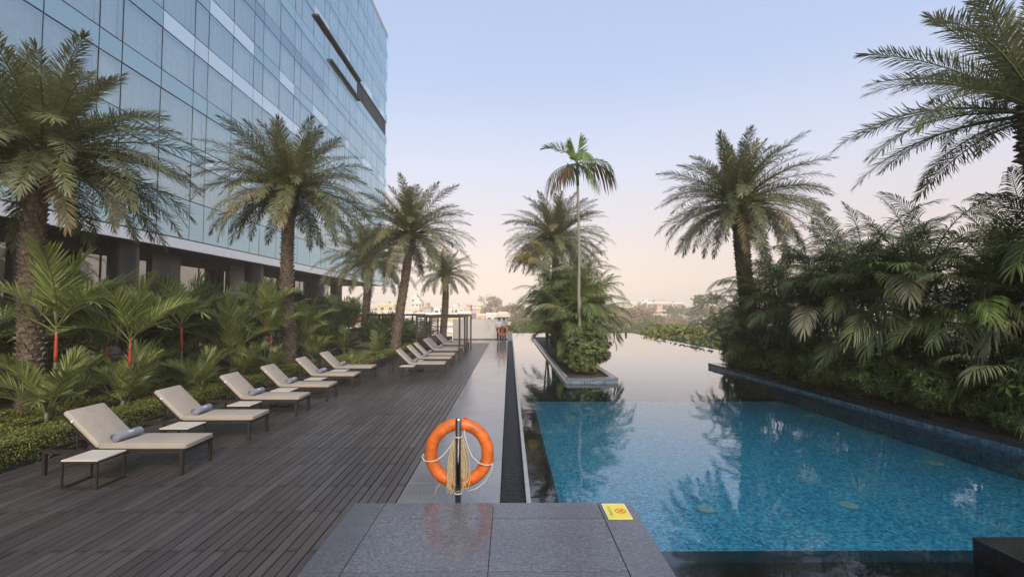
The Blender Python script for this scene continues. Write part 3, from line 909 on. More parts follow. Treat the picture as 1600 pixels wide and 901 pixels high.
# ------------------------------------------------------------------ lifebuoys and their posts
def buoy_set(px, py, rot, near):
    if near:
        pt = thing('steel_post', 'polished steel post behind the raised stone platform, carrying the near lifebuoy', 'post', (px, py, 0), 0, 'steel lifebuoy posts beside the channel')
    else:
        pt = thing('steel_post', 'thin steel post at the far end of the stone path, carrying the small looking lifebuoy', 'post', (px, py, 0), 0, 'steel lifebuoy posts beside the channel')
    m = MB(); m.tube([(0,0,.012),(0,0,1.175),(0,0,1.195),(0,0,1.207),(0,0,1.211)], [.031,.031,.028,.016,.002], 24); m.build('pole', M['steel'], pt)
    m = MB(); m.tube([(0,0,0),(0,0,.01),(0,0,.0115)], [.075,.075,.06], 24); m.build('base_plate', M['steel'], pt)
    m = MB(); m.tube([(0,.02,.97),(0,.10,.97),(0,.17,1.0),(0,.18,1.04)], .008, 8); m.build('hook', M['steel'], pt)
    rb = thing('lifebuoy', 'large orange lifebuoy with tan rope hung on the near steel post' if near else 'orange lifebuoy hung on the far post at the end of the path', 'lifebuoy', (px, py+.10, 0), 0, 'orange lifebuoys beside the pool')
    Rm, rt = .292, .063
    cz = .826
    m = MB(); m.torus((0, 0, cz), Rm, rt, 64, 18); m.build('ring', M['orange'], rb)
    for a in (62, 118, 25, 155, 215, 325, 245, 295):
        a = R(a); m = MB(); 
        u = Vector((math.cos(a), 0, math.sin(a)))
        pts = [u*Rm + Vector((0,0,cz)) + u*(rt+.0015)*math.cos(q) + Vector((0,1,0))*(rt+.0015)*math.sin(q) for q in [2*PI*k/20 for k in range(21)]]
        m.tube(pts, .0022, 5); m.build('seam', M['seam'], rb)
    # fixing tabs and grab line
    tabs = [80, 192, 348, 236]
    for a in tabs:
        a = R(a); u = Vector((math.cos(a), 0, math.sin(a)))
        m = MB(); c0 = u*(Rm+rt-.008)+Vector((0,-.01,cz)); m.torus((c0.x, c0.y, c0.z), .018, .006, 14, 6); m.build('rope_tab', M['seam'], rb)
    def arc(a0, a1, sag, front=True, bow=0):
        P = []
        for k in range(15):
            q = k/14; a = R(a0+(a1-a0)*q)
            A = Vector((math.cos(R(a0)), 0, math.sin(R(a0))))*(Rm+rt); B = Vector((math.cos(R(a1)), 0, math.sin(R(a1))))*(Rm+rt)
            p_ = A.lerp(B, q) + Vector((0, -rt*1.08*math.sin(PI*q)**.5 - .012, cz - sag*math.sin(PI*q)))
            P.append(p_)
        return P
    def rope(pts, r, mt):
        m = MB(); m.tube(pts, r, 6); m.build('grab_line', M[mt], rb)
    z_ = cz
    rope([(-.36,-.03,z_-.0),(-.375,-.05,z_-.03),(-.34,-.075,z_-.06),(-.28,-.08,z_-.065),(-.22,-.078,z_-.05),(-.15,-.06,z_+.0),(-.08,-.05,z_+.09),(-.035,-.04,z_+.20),(.03,-.03,z_+.31)], .0055, 'rope_w')
    rope([(.345,-.03,z_-.09),(.33,-.07,z_-.10),(.27,-.08,z_-.10),(.21,-.08,z_-.08),(.14,-.07,z_-.02),(.10,-.06,z_+.06),(.06,-.05,z_+.18),(.04,-.03,z_+.33)], .0055, 'rope_w')
    rope([(.345,-.03,z_-.09),(.33,.0,z_-.19),(.27,.01,z_-.29),(.18,.0,z_-.36),(.08,-.02,z_-.385)], .005, 'rope_w')
    rope([(-.19,-.02,z_-.30),(-.23,-.03,z_-.35),(-.25,-.03,z_-.42),(-.26,-.02,z_-.45)], .004, 'rope')
    # bundle of hanging rope: many loops on both sides of the pole
    rr = random.Random(4)
    bz = place('rope_bundle', None, rb)
    nl = 17 if near else 8
    for k in range(nl):
        s_ = -1 if k % 2 else 1
        m = MB(); xw = s_*rr.uniform(.035, .125); lo = rr.uniform(.40, .56)+(.03 if s_ < 0 else 0)
        y_ = -.075 + rr.uniform(-.02, .03)
        x2 = xw*rr.uniform(.35, .8)
        pts = [(s_*.028, -.06, z_+.20)]
        for q in (.15, .35, .55, .75, .92):
            pts.append((s_*.03+(xw-s_*.03)*math.sin(PI*.5*min(1, q*1.5))+rr.uniform(-.008,.008), y_+rr.uniform(-.008,.008), z_+.20-lo*q*1.05))
        pts.append(((xw+x2)/2, y_-.01, z_+.20-lo*1.12))
        for q in (.85, .6, .4, .2):
            pts.append((x2+rr.uniform(-.008,.008), y_+rr.uniform(-.01,.0), z_+.20-lo*q))
        pts.append((s_*.03, -.065, z_+.19))
        # smooth with midpoints
        P = [Vector(p_) for p_ in pts]
        Q = []
        for a_, b2 in zip(P[:-1], P[1:]): Q += [a_, a_.lerp(b2, .5)]
        Q.append(P[-1])
        for it in range(2): Q = [Q[0]] + [(Q[i-1]+Q[i]*2+Q[i+1])/4 for i in range(1, len(Q)-1)] + [Q[-1]]
        m.tube(Q, .0052, 5); m.build('rope_loop', M['rope'], bz)
    for zz in (z_-.365, z_+.19):
        m = MB(); m.torus((0, -.10, zz), .038 , .006, 20, 6, 0, 'Z'); m.build('rope_wrap', M['rope_w'], bz)
buoy_set(-.515, 4.72, 0, True)
buoy_set(-.47, 31.8, 0, False)

# yellow plate on the platform
yp = thing('warning_plate', 'yellow no diving plate fixed on the corner of the grey stone platform', 'sign', (.955, 4.185, .5))
place('plate', rbox('plate', -.105, .105, -.155, .155, .0015, .007, .002, M['yellow'], 1), yp)
m = MB()
for x0, x1, y0, y1 in ((-.105,.105,.149,.155),(-.105,.105,-.155,-.149),(-.105,-.099,-.149,.149),(.099,.105,-.149,.149)): m.box(x0, x1, y0, y1, .0072, .0082)
m.build('border', M['white'], yp)
m = MB(); m.torus((.035, .0, .0075), .045, .0035, 32, 6, 0, 'Z'); m.bar((.004, .032, .0085), (.066, -.032, .0085), .006, .002)
m.build('prohibition_ring', M['red'], yp)
m = MB(); m.bar((.012,-.022,.0078),(.045,.012,.0078), .010, .0012); m.bar((.04,.008,.0078),(.058,-.002,.0078), .006, .0012); m.tube([(.052,.020,.0073),(.052,.020,.0084)], .007, 12)
m.build('diver_symbol', M['red'], yp)
fc = bpy.data.curves.new('plate_text', 'FONT'); fc.body = 'NO DIVING'; fc.size = .034; fc.extrude = .0004; fc.align_x = 'CENTER'
fo = bpy.data.objects.new('tmp', fc); C.objects.link(fo)
bpy.context.view_layer.update()
tm = bpy.data.meshes.new_from_object(fo.evaluated_get(bpy.context.evaluated_depsgraph_get()))
bpy.data.objects.remove(fo)
tm.materials.clear(); tm.materials.append(M['ink'])
place('lettering', tm, yp, (-.070, 0, .0078), (0, 0, R(-90)))

# glass screen at the end of the path
gs = thing('glass_screen', 'frosted glass screen closing the far end of the stone path', 'glass screen', (-4.3, 35.2, 0))
for k in range(3):
    m = MB(); m.box(k*1.39+.006, k*1.39+1.384, -.01, .01, .062, 1.56); m.build('glass_panel', M['frost'], gs)
m = MB(); m.box(0, 4.17, -.05, .05, 0, .06); m.build('base_channel', M['mullion'], gs)
m = MB(); m.box(2.772, 2.788, -.03, -.011, .5, 1.1); m.build('clamp', M['steel'], gs)
pw = MB(); pw.box(-.115, .20, 35.05, 35.45, -.9, .55)
tq = pw.build('end_pillar', M['rim'], label='low pale stone pillar where the drain channel meets the glass screen', category='pillar')
bo = thing('edge_post', 'small dark post standing on the far right corner of the pool edge', 'post', (11.0, 43.6, 0))
m = MB(); m.tube([(0,0,-.4),(0,0,.42),(0,0,.45)], [.10,.10,.07], 14); m.build('shaft', M['mullion'], bo)
m = MB(); m.tube([(0,0,.2),(0,0,.26)], .105, 14); m.build('band', M['orange'], bo)

# ------------------------------------------------------------------ vegetation
def frond(seed, L, e0, droop, nl, ll, lw, a0=62, a1=32, v0=0, v1=25, ld=.15, pet=.15, rr_=.012, mats=None, prof=0, jit=.12, side_curl=0.0, paired=False):
    """A pinnate frond in the XZ plane starting at the origin; e0 start elevation (deg), droop total bending (deg)."""
    r = random.Random(seed); m = MB()
    N = 12; pts = [Vector((0, 0, 0))]; tan = []
    for i in range(N+1):
        s = i/N; e = R(e0 - droop*s**1.35)
        tan.append(Vector((math.cos(e), side_curl*s, math.sin(e))).normalized())
        if i < N: pts.append(pts[-1] + tan[-1]*L/N)
    rad = [rr_*(1.5-1.35*i/N) for i in range(N+1)]
    m.tube(pts, rad, 4, 1, False)
    for i in range(nl):
        u = (i+.5)/nl; s = pet+(1-pet)*u
        for sd in (-1, 1):
            ss = min(.999, s + r.uniform(-.4, .4)/nl*(0 if paired else 1))
            k = int(ss*N); f = ss*N-k
            p = pts[k].lerp(pts[k+1], f); t_ = tan[k].lerp(tan[min(k+1, N)], f).normalized()
            b = Vector((0, sd, 0)); n_ = t_.cross(Vector((0, -1, 0))).normalized()
            if n_.z < 0 and abs(t_.z) < .9: n_ = -n_
            a = R(a0+(a1-a0)*u + r.uniform(-1, 1)*60*jit); v = R(r.uniform(v0, v1))
            sdir = b*math.cos(v)+n_*math.sin(v)
            d = (t_*math.cos(a)+sdir*math.sin(a)).normalized()
            if prof == 0: pr = (math.sin(PI*(.16+.74*u)))**.6
            elif prof == 1: pr = (math.sin(PI*(.22+.66*u)))**.8
            else: pr = .75+.25*math.sin(PI*u)
            le_ = ll*pr*r.uniform(.88, 1.08)
            if u > .93: d = (d+t_*1.2).normalized()
            wv = d.cross(n_ if abs(v) < 1.2 else b)
            if wv.length < .1: wv = d.cross(b)
            wv = wv.normalized()*lw*.5
            dn = Vector((0, 0, -1))
            p1 = p+d*le_*.42+dn*ld*le_*.12; p2 = p+d*le_*.78+dn*ld*le_*.5; p3 = p+d*le_+dn*ld*le_*1.05
            vs = [p-wv*.35, p+wv*.35, p1-wv, p1+wv, p2-wv*.7, p2+wv*.7, p3]
            m.add([tuple(q) for q in vs], [(0,1,3,2), (2,3,5,4), (4,5,6)], 0, False)
    return m.mesh('frond', mats)
GA = 2.39996
# date palm fronds: classes of elevation
def date_set(seed0, L=2.7):
    out_ = []
    for k in range(9):
        e0 = 80 - k*11.8
        out_.append([frond(seed0+k*3+j, L*(.66, .80, .92, .98, 1, 1, 1, 1, .95)[k], e0, (16, 28, 38, 46, 52, 56, 60, 62, 60)[k]+j*9, 118, .35, .0165, 60, 36, -28, 50, .08, .12, .016, [M['date'], M['rachis']], 0, .18, (.12, -.15)[j]) for j in range(2)])
    return out_
DATE = date_set(100)
_bm = MB(); _bm.add([(-.05,0,-.05),(.05,0,-.05),(.055,.03,.03),(-.055,.03,.03),(-.03,.065,.07),(.03,.065,.07),(-.03,.0,.07),(.03,.0,.07),(0,.02,-.09)],
            [(0,1,2,3),(3,2,5,4),(4,5,7,6),(0,3,4,6),(1,7,5,2),(0,8,1)])
BOOT = _bm.mesh('leaf_base', M['boot'])
def date_palm(label, x, y, z0, zc, seed, nfr=62, scale=1.0, tr=.19, lean=(0, 0), boots='join', qm=1.0):
    t = thing('date_palm', label, 'palm tree', (x, y, z0), group='silver date palms around the pool')
    r = random.Random(seed); H = zc - z0
    axis = lambda q: Vector((lean[0]*q + .05*math.sin(q*5+seed), lean[1]*q+.04*math.cos(q*4+seed), H*q))
    n = 20; m = MB()
    m.tube([axis(i/n) for i in range(n+1)], [tr*(1.12-.25*i/n if i < n-3 else .95)*(1+.06*math.sin(i*2.1)) for i in range(n+1)], 14)
    m.build('trunk', M['bark'], t)
    jm = MB(); rings = int((H-.1)/.105)
    for i in range(rings):
        q = (i+.5)/rings; per = 9
        for k in range(per):
            a = 2*PI*(k+.5*(i % 2))/per + i*.11
            c0 = axis(q); rd = tr*(1.12-.25*q)*.93
            up = q > .82
            s_ = r.uniform(.85, 1.2)*(1.0 if not up else 1.25)*tr/.19
            pos_ = (c0.x+rd*math.cos(a), c0.y+rd*math.sin(a), c0.z+r.uniform(-.01, .01))
            rot = (R(r.uniform(-12, 8)) - (R(22) if up else 0), 0, a-PI/2)
            if boots == 'parts' and i > rings*.12:
                place('leaf_base', BOOT, t, pos_, rot, (s_, s_*(1.6 if up else 1), s_*(1.5 if up else 1)))
            else:
                Mx = Matrix.Translation(pos_) @ Matrix.Rotation(rot[2], 4, 'Z') @ Matrix.Rotation(rot[0], 4, 'X') @ Matrix.Diagonal((s_, s_*(1.6 if up else 1), s_*(1.5 if up else 1), 1))
                jm.add([tuple(Mx @ v.co) for v in BOOT.vertices], [tuple(p_.vertices) for p_ in BOOT.polygons])
    if jm.v: jm.build('leaf_bases', M['boot'], t, kind='stuff')
    for i in range(nfr):
        q = i/nfr*qm
        k = min(8, int(q**.72*9)); j = r.randrange(2)
        a = i*GA+r.uniform(-.2, .2)
        c0 = axis(.955+.045*(1-q))
        sc_ = scale*r.uniform(.86, 1.08)
        place('frond', DATE[k][j], t, (c0.x+.08*math.cos(a), c0.y+.08*math.sin(a), c0.z), (R(r.uniform(-14, 14)), R(r.uniform(-6, 6)), a), (sc_, sc_, sc_))
    return t
date_palm('nearest date palm with thick rough trunk at the left edge of the picture', -9.5, 9.2, .25, 5.5, 1, 112, 1.03, .180, (.1, 0), 'parts')
date_palm('second date palm on the left, rising behind the fourth lounger', -7.75, 16.3, .25, 6.75, 2, 100, 1.12, .195, (-.12, 0), 'parts')
date_palm('dark date palm behind and left of the leaning one', -9.6, 31.0, .25, 5.7, 3, 76, 1.32, .22, (.1, 0))
date_palm('date palm with a leaning spotted trunk beside the far row of loungers', -5.72, 23.4, .25, 6.3, 4, 78, 1.28, .20, (.62, .1))
date_palm('smallest looking date palm, standing behind the canopy frames', -4.85, 34.0, .22, 5.0, 5, 60, .95, .22, (.15, 0))
date_palm('date palm on the pool island behind the slender areca', 2.85, 29.0, .1, 6.9, 6, 100, 1.36, .22, (.1, 0))
date_palm('date palm rising above the far end of the right hand planter', 8.95, 17.2, .13, 6.45, 7, 100, 1.16, .25, (-.25, 0))
date_palm('dark date palm leaning into the picture at the upper right corner', 9.5, 8.15, .13, 6.0, 8, 56, 1.18, .20, (.15, 0), 'join', .72)

# areca fronds
def areca_set(seed0, mats, L=1.9):
    out_ = []
    for k, (e0, dr) in enumerate(((84, 38), (70, 62), (56, 80), (40, 90), (18, 80))):
        out_.append([frond(seed0+k*5+j, L, e0, dr+j*15, 36, .48, .025, 62, 28, 5, 30, .45+.1*j, .16, .012, mats, 1, .05, (.2, -.25)[j], True) for j in range(2)])
    return out_
AREC = areca_set(300, [M['areca'], M['rachis']])
AREC2 = areca_set(340, [M['areca2'], M['rachis']])
def areca(label, x, y, z0, h, seed, canes=5, group='areca palms in the right hand planter', S=1.0, spread=.5, setm=None, fr_=6, cane_mat='cane'):
    t = thing('areca_palm', label, 'palm', (x, y, z0), group=group)
    r = random.Random(seed)
    for c_ in range(canes):
        a = r.uniform(0, 6.28); isl = 'island' in group; d0 = r.uniform(.02, .25); sp_ = r.uniform(.15, 1)*spread
        hh = h*r.uniform(.62 if isl else .45, 1.0) if c_ else h
        A = Vector((d0*math.cos(a), d0*math.sin(a), 0)); Bp = A+Vector((sp_*math.cos(a), sp_*math.sin(a), hh))
        mid = A.lerp(Bp, .5)-Vector((sp_*.15*math.cos(a), sp_*.15*math.sin(a), 0))
        m = MB(); m.tube([A, A.lerp(mid, .5), mid, mid.lerp(Bp, .6), Bp], [.038, .034, .03, .028, .024], 7)
        m.build('cane', M[cane_mat], t)
        for i in range(fr_):
            k = (0, 1, 2, 2, 3, 3, 4, 1)[i % 8]
            az = i*GA+r.uniform(-.3, .3)+a; s_ = S*r.uniform(.8, 1.15)
            ms = (setm or (AREC if r.random() < .75 else AREC2))[k][r.randrange(2)]
            place('frond', ms, t, tuple(Bp-Vector((0, 0, .06*i))), (R(r.uniform(-20, 20)), 0, az), (s_, s_, s_))
    return t
rr = random.Random(77)
# right hand planter
al = ['first areca clump at the far tip of the right hand planter', 'areca clump just beside the trunk of the right hand date palm', 'areca clump with a pale leaning stem',
      'low areca clump behind the leaning stem', 'dense areca clump left of the gap', 'tall areca with a pale upright spear leaf', 'areca clump standing behind the gap in the leaves',
      'areca with greyish drooping fronds in the middle of the planter', 'tallest areca with bright green upright fronds', 'areca below the tall green one with a huge drooping grey frond',
      'areca clump with a thick green stem', 'areca clump behind the thick green stem', 'areca arching into the picture from the right edge', 'areca clump at the right edge low behind the shrubs',
      'areca clump nearest the camera at the right edge', 'areca clump hidden behind the right edge clump']
ap = [(8.65, 17.9, 1.6, .8), (9.3, 16.6, 2.3, 1), (9.15, 15.1, 2.75, 1), (10.2, 14.8, 2.4, 1), (9.6, 13.5, 2.9, 1), (9.2, 12.5, 3.1, 1), (10.6, 12.6, 2.9, 1),
      (9.5, 11.3, 2.9, 1), (9.35, 10.2, 3.0, 1), (9.0, 9.35, 2.0, .95), (9.9, 9.2, 2.75, 1), (10.8, 10.2, 2.9, 1.05), (9.7, 8.1, 2.85, 1.05), (9.1, 8.1, 1.25, .8),
      (9.9, 7.1, 2.7, 1.05), (10.9, 7.8, 2.9, 1.05)]
for i, ((x, y, h, s_), lb) in enumerate(zip(ap, al)):
    if y < 11: x += .45
    areca(lb, x, y, .13, h+.35, 500+i, 6 if i != 9 else 4, S=s_, spread=.55, fr_=7)
# spear leaf
# island arecas
il = ['front areca clump on the island, leaning left over the water', 'front areca clump on the island, leaning right over the water', 'tall areca clump behind the slender palm',
      'areca clump in the middle of the island', 'areca clump in the farther half of the island', 'farthest areca clump on the island']
for i, ((x, y, h, s_), lb) in enumerate(zip([(2.55, 18.7, 1.75, .95), (3.15, 19.0, 2.3, 1.0), (2.8, 20.4, 3.3, 1.1), (2.5, 22.0, 2.8, 1.1), (3.1, 22.8, 2.8, 1.1), (2.7, 26.5, 2.9, 1.1)], il)):
    areca(lb, x, y, .1, h, 560+i, 9, 'areca palms on the pool island', s_, .28, fr_=7)

# the slender areca on the island with dying lower fronds
sa = thing('slender_palm', 'slender tall palm with a pale ringed trunk and half withered crown on the pool island', 'palm tree', (2.72, 17.2, .1))
m = MB(); P = [(0, 0, 0), (-.10, 0, 1.3), (-.13, 0, 2.8), (-.10, 0, 4.2), (-.13, 0, 6.2), (-.16, 0, 7.6)]
m.tube(P, [.075, .068, .06, .052, .048, .04], 10); m.build('trunk', M['areca_trunk'], sa)
m = MB(); m.tube([(-.14, 0, 6.85), (-.15, 0, 7.2), (-.16, 0, 7.84)], [.055, .06, .035], 10); m.build('crownshaft', M['cane'], sa)
for k in range(25):
    z = .25+k*.25; m = MB(); u = z/7.2; x = -.13*math.sin(min(1, u*1.6)*PI/2)+.04*max(0, u-.6)
    m.torus((x+.0, 0, z), .062-.016*u, .006, 14, 5, 0, 'Z'); m.build('trunk_ring', M['areca_trunk'], sa)
def sfr(k, e0, dr, L, mat, az, tilt=0, seed=0, ll=.45, ld=.4, v=(5, 30)):
    me = frond(700+seed, L, e0, dr, 26, ll, .04, 62, 25, v[0], v[1], ld, .12, .014, [M[mat], M['rachis']], 1, .1, 0, True)
    place('frond', me, sa, (-.16, 0, 7.70), (R(tilt), 0, R(az)), (1.12, 1.12, 1.12))
sfr(0, 62, 75, 1.45, 'areca2', 172, 25, 1, .42, .1, (20, 70))
sfr(0, 84, 8, .95, 'areca2', 40, 0, 2, .5, .0, (50, 85)); sfr(0, 80, 10, .85, 'areca2', 150, 0, 3, .4, .0, (50, 85))
sfr(0, 25, 95, 1.3, 'areca2', -5, -20, 4, .6, 1.0, (-20, 5)); sfr(0, 12, 70, 1.35, 'brown_frond', 12, -10, 5, .6, 1.1, (-40, 0))
sfr(0, -5, 70, 1.25, 'brown_frond', 176, 12, 6, .65, 1.1, (-40, 0)); sfr(0, -25, 50, 1.2, 'brown_frond', 200, 0, 7, .5, .8, (-40, 0))
sfr(0, 40, 110, 1.05, 'areca2', -80, 0, 8, .5, .8, (0, 20)); sfr(0, 20, 80, 1.0, 'areca2', 100, 0, 9, .5, .8, (0, 20)); sfr(0, -30, 50, 1.1, 'areca2', -25, 0, 10, .5, .8, (-20, 0))

# golden bamboo like clump on the island
gb = thing('golden_palm', 'yellowing feathery clump leaning left behind the island arecas', 'palm', (2.15, 26.5, .1))
GOLD = m_leaf('golden_leaf', (.30, .25, .08), (.60, .50, .20), .6, .4)
for i in range(5):
    m = MB(); a = i*1.3; m.tube([(0, 0, 0), (.2*math.cos(a), .2*math.sin(a), 2.2), (.35*math.cos(a)-.3, .4*math.sin(a), 4.4+.2*i)], [.03, .028, .02], 6); m.build('cane', M['cane'], gb)
    gf = frond(800+i, 1.8, 60, 100, 70, .42, .015, 60, 30, -30, 40, .5, .1, .01, [GOLD, M['rachis']], 1, .2)
    for k in range(5):
        place('frond', gf, gb, (.35*math.cos(a)-.3, .4*math.sin(a), 4.3+.2*i), (R(rr.uniform(-25, 25)), R(rr.uniform(-15, 20)), PI+rr.uniform(-1.2, 1.2)), (.95, .95, .95))

# garden palms on the left: red stemmed palms
LIP = []
for k, (e0, dr) in enumerate(((82, 26), (70, 38), (58, 50), (42, 60))):
    LIP.append([frond(900+k*5+j, 1.30, e0, dr+8*j, 29, .50, .027, 50, 24, 8, 42, .06, .22, .013, [M['lip'], M['rachis']], 2, .05, (.1, -.1)[j], True) for j in range(2)])
LIPD = []
for k, (e0, dr) in enumerate(((84, 25), (68, 45), (52, 60), (30, 65))):
    LIPD.append([frond(940+k*5+j, 1.35, e0, dr+8*j, 30, .52, .030, 56, 24, -5, 30, .12, .2, .012, [M['lipdark'], M['rachis']], 2, .08, (.1, -.1)[j], True) for j in range(2)])
def red_palm(label, x, y, h, seed, S=1.0, n=8, stems=1):
    t = thing('red_palm', label, 'palm', (x, y, .25), group='red stemmed palms in the garden')
    r = random.Random(seed)
    for s0 in range(stems):
        ox, oy = (0, 0) if s0 == 0 else (r.uniform(-.2, .2), r.uniform(-.2, .2)); hh = h*(1 if s0 == 0 else r.uniform(.5, .8))
        lx = r.uniform(-.06, .06)
        m = MB(); m.tube([(ox, oy, 0), (ox+lx*.5, oy, hh*.62)], [.028, .026], 9); m.build('stem', M['cane'], t)
        m = MB(); m.tube([(ox+lx*.5, oy, hh*.61), (ox+lx*.6, oy, hh*.7), (ox+lx*.8, oy, hh*.85), (ox+lx, oy, hh)], [.027, .031, .026, .021], 9); m.build('crownshaft', M['red_stem'], t)
        for i in range(n):
            k = (0, 1, 1, 2, 2, 3, 2, 3, 1, 3)[i % 10]
            az = i*GA+r.uniform(-.25, .25); s_ = S*r.uniform(.85, 1.12)
            place('frond', LIP[k][r.randrange(2)], t, (ox+lx, oy, hh-.02*i), (R(r.uniform(-12, 12)), 0, az), (s_, s_, s_))
    return t
def W(px, py, Y):
    return ((px-796)/720*Y, Y, 2.3-(py-483)/720*Y)
rp = [(95, 508, 8.6, 1.15, 'largest red stemmed palm, right of the nearest date palm trunk'), (210, 528, 9.6, 1.0, 'yellowish red stemmed palm behind the second lounger'),
      (173, 535, 11.2, .9, 'dull red stemmed palm deep between the two front red stems'), (290, 505, 11.6, 1.0, 'red stemmed palm behind the third lounger'),
      (373, 520, 13.6, .95, 'red stemmed palm just left of the second date palm trunk'), (417, 488, 15.2, .9, 'tall thin red stemmed palm touching the second date palm trunk'),
      (480, 510, 18.0, .8, 'dim red stemmed palm right of the second date palm trunk'), (555, 490, 25.0, .8, 'distant red stemmed palm before the bronze frames')]
for i, (px, py, Y, S, lb) in enumerate(rp):
    x, y, z = W(px, py, Y); red_palm(lb, x, y, max(.8, z-.25), 40+i, S*1.05, 8, 1 if i < 4 else 2)
# low tufts in front, without a visible stem
def tuft(label, x, y, seed, S, n=11, dark=False, h=.25, z=.25):
    t = thing('young_palm', label, 'palm', (x, y, z), group='young palms in the garden bed')
    r = random.Random(seed)
    m = MB(); m.tube([(0, 0, -.05), (0, 0, h)], [.05, .03], 7); m.build('stem', M['cane'], t)
    st = LIPD if dark else LIP
    for i in range(n):
        k = (0, 0, 1, 1, 2, 2, 3, 3, 1, 2, 3)[i % 11]
        s_ = S*r.uniform(.8, 1.1)
        place('frond', st[k][r.randrange(2)], t, (.03*math.cos(i*GA), .03*math.sin(i*GA), h), (R(r.uniform(-16, 16)), 0, i*GA+r.uniform(-.3, .3)), (s_, s_, s_))
    return t
tf = [(98, 660, 7.9, 1.0, 0, 'young palm behind the nearest lounger backrest'), (5, 650, 8.2, .85, 0, 'young palm with broad leaflets cut by the left picture edge'),
      (212, 620, 9.0, .95, 0, 'young palm between the first and second backrests'), (330, 590, 10.6, .8, 0, 'yellow green young palm behind the second backrest'),
      (390, 565, 12.6, .8, 0, 'young palm behind the third backrest'), (438, 585, 13.8, .6, 0, 'small young palm at the foot of the second date palm'),
      (498, 560, 17.0, .85, 0, 'young palm behind the fifth backrest'), (545, 545, 20.0, .85, 1, 'dark young palm behind the sixth backrest'),
      (597, 556, 18.6, .85, 1, 'dark tufted young palm standing in the groundcover bed'), (522, 540, 21.5, .9, 0, 'young palm before the third date palm'),
      (270, 600, 11.0, .8, 1, 'dark young palm behind the third red stem'), (150, 610, 9.6, .8, 1, 'dark young palm between the two front red stems')]
for i, (px, py, Y, S, dk_, lb) in enumerate(tf):
    x, y, z = W(px, py, Y+.5); tuft(lb, x-.15, y, 60+i, S*.86, 12, bool(dk_), .22)
# tall dark clumps that fill the back of the bed
rr = random.Random(12)
back = []
for i in range(34):
    Y = 7.5 + i*.72
    x = -rr.uniform(9.6, 12.2) - (1.0 if Y < 11 else 0)
    if Y > 22: x = -rr.uniform(7.2, 10.6)
    back.append((x, Y + rr.uniform(-.4, .4)))
for i in range(12):
    back.append((-rr.uniform(13, 16.5), 9 + i*2.0))
for i in range(9):
    back.append((-rr.uniform(6.0, 7.5), 25 + i*.9))
for i, (x, y) in enumerate(back):
    if x < -12.8: wh = 'close to the hotel columns, ' + ('left part' if y < 18 else 'right part')
    elif y < 11: wh = 'behind the nearest date palm'
    elif y < 14: wh = 'left of the second date palm'
    elif y < 17.5: wh = 'right behind the second date palm'
    elif y < 22: wh = 'right of the second date palm'
    elif y < 27: wh = 'left of the leaning date palm'
    elif x < -7.3: wh = 'under the third date palm'
    else: wh = 'between the bronze frames and the railing'
    big = 'tall' if i % 2 else 'lower'
    t = thing('dark_palm_clump', '%s dark palm clump %s' % (big, wh), 'palm', (x, y, .25), group='%s dark palm clumps %s' % (big, wh))
    hh = (rr.uniform(1.2, 1.8) if i % 2 else rr.uniform(.8, 1.2)) if x < -9 else (rr.uniform(.25, .4) if i % 2 else rr.uniform(.1, .25))
    for c_ in range(3):
        a = rr.uniform(0, 6.28); ox, oy = .35*math.cos(a), .35*math.sin(a); h2 = hh*rr.uniform(.5, 1)
        m = MB(); m.tube([(ox*.4, oy*.4, 0), (ox, oy, h2)], [.035, .028], 6); m.build('cane', M['cane'], t)
        for k in range(7):
            s_ = rr.uniform(.85, 1.25)*(1 if x < -8 else .72)
            place('frond', LIPD[(0, 1, 2, 3, 1, 2, 0)[k]][rr.randrange(2)], t, (ox, oy, h2), (R(rr.uniform(-15, 15)), 0, k*GA+a), (s_, s_, s_))

# leafy shrubs: leaf whorls
def leaf_blob(seed, n, rad, ll, lw, mat, whorl=6, stems=True, hole=.0, flat=.0):
    r = random.Random(seed); m = MB()
    for i in range(n):
        while True:
            p = Vector((r.uniform(-1, 1), r.uniform(-1, 1), r.uniform(-1, 1)))
            if .25 < p.length < 1: break
        q = p.length
        p = p.normalized()*(q**.45)
        lump = 1 + .22*math.sin(p.x*5+seed)*math.cos(p.y*4.3+seed*2) + .16*math.sin(p.z*6+p.x*3)
        p = Vector((p.x*rad[0], p.y*rad[1], p.z*rad[2]))*lump
        n_ = (Vector((p.x/rad[0], p.y/rad[1], p.z/rad[2]+.5))).normalized()
        n_ = (n_ + Vector((r.uniform(-.6, .6), r.uniform(-.6, .6), r.uniform(-.3, .6)))).normalized()
        u = n_.orthogonal().normalized(); v = n_.cross(u)
        a0 = r.uniform(0, 6.28); s_ = r.uniform(.7, 1.2)
        for k in range(whorl):
            a = a0+2*PI*k/whorl
            d = (u*math.cos(a)+v*math.sin(a)+n_*r.uniform(-.1, .35)).normalized()
            w_ = d.cross(n_).normalized()*lw*s_*.5
            L = ll*s_*r.uniform(.8, 1.1)
            m.add([tuple(p+d*L*.08), tuple(p+d*L*.5+w_), tuple(p+d*L-n_*L*.18), tuple(p+d*L*.5-w_)], [(0,1,2,3)], 0)
    return m
SH = [leaf_blob(1000+i, 330, (.55, .55, .5), .13, .045, None, 6).mesh('foliage', M['shrub']) for i in range(4)]
SHB = leaf_blob(1010, 1500, (.80, .75, .72), .105, .044, None, 7).mesh('foliage', M['shrub2'])
_s = MB()
for k in range(6):
    a = k*1.05; _s.tube([(0, 0, 0), (.12*math.cos(a), .12*math.sin(a), .25), (.35*math.cos(a), .35*math.sin(a), .6)], [.014, .011, .006], 5)
SST = _s.mesh('stems', M['bark'])
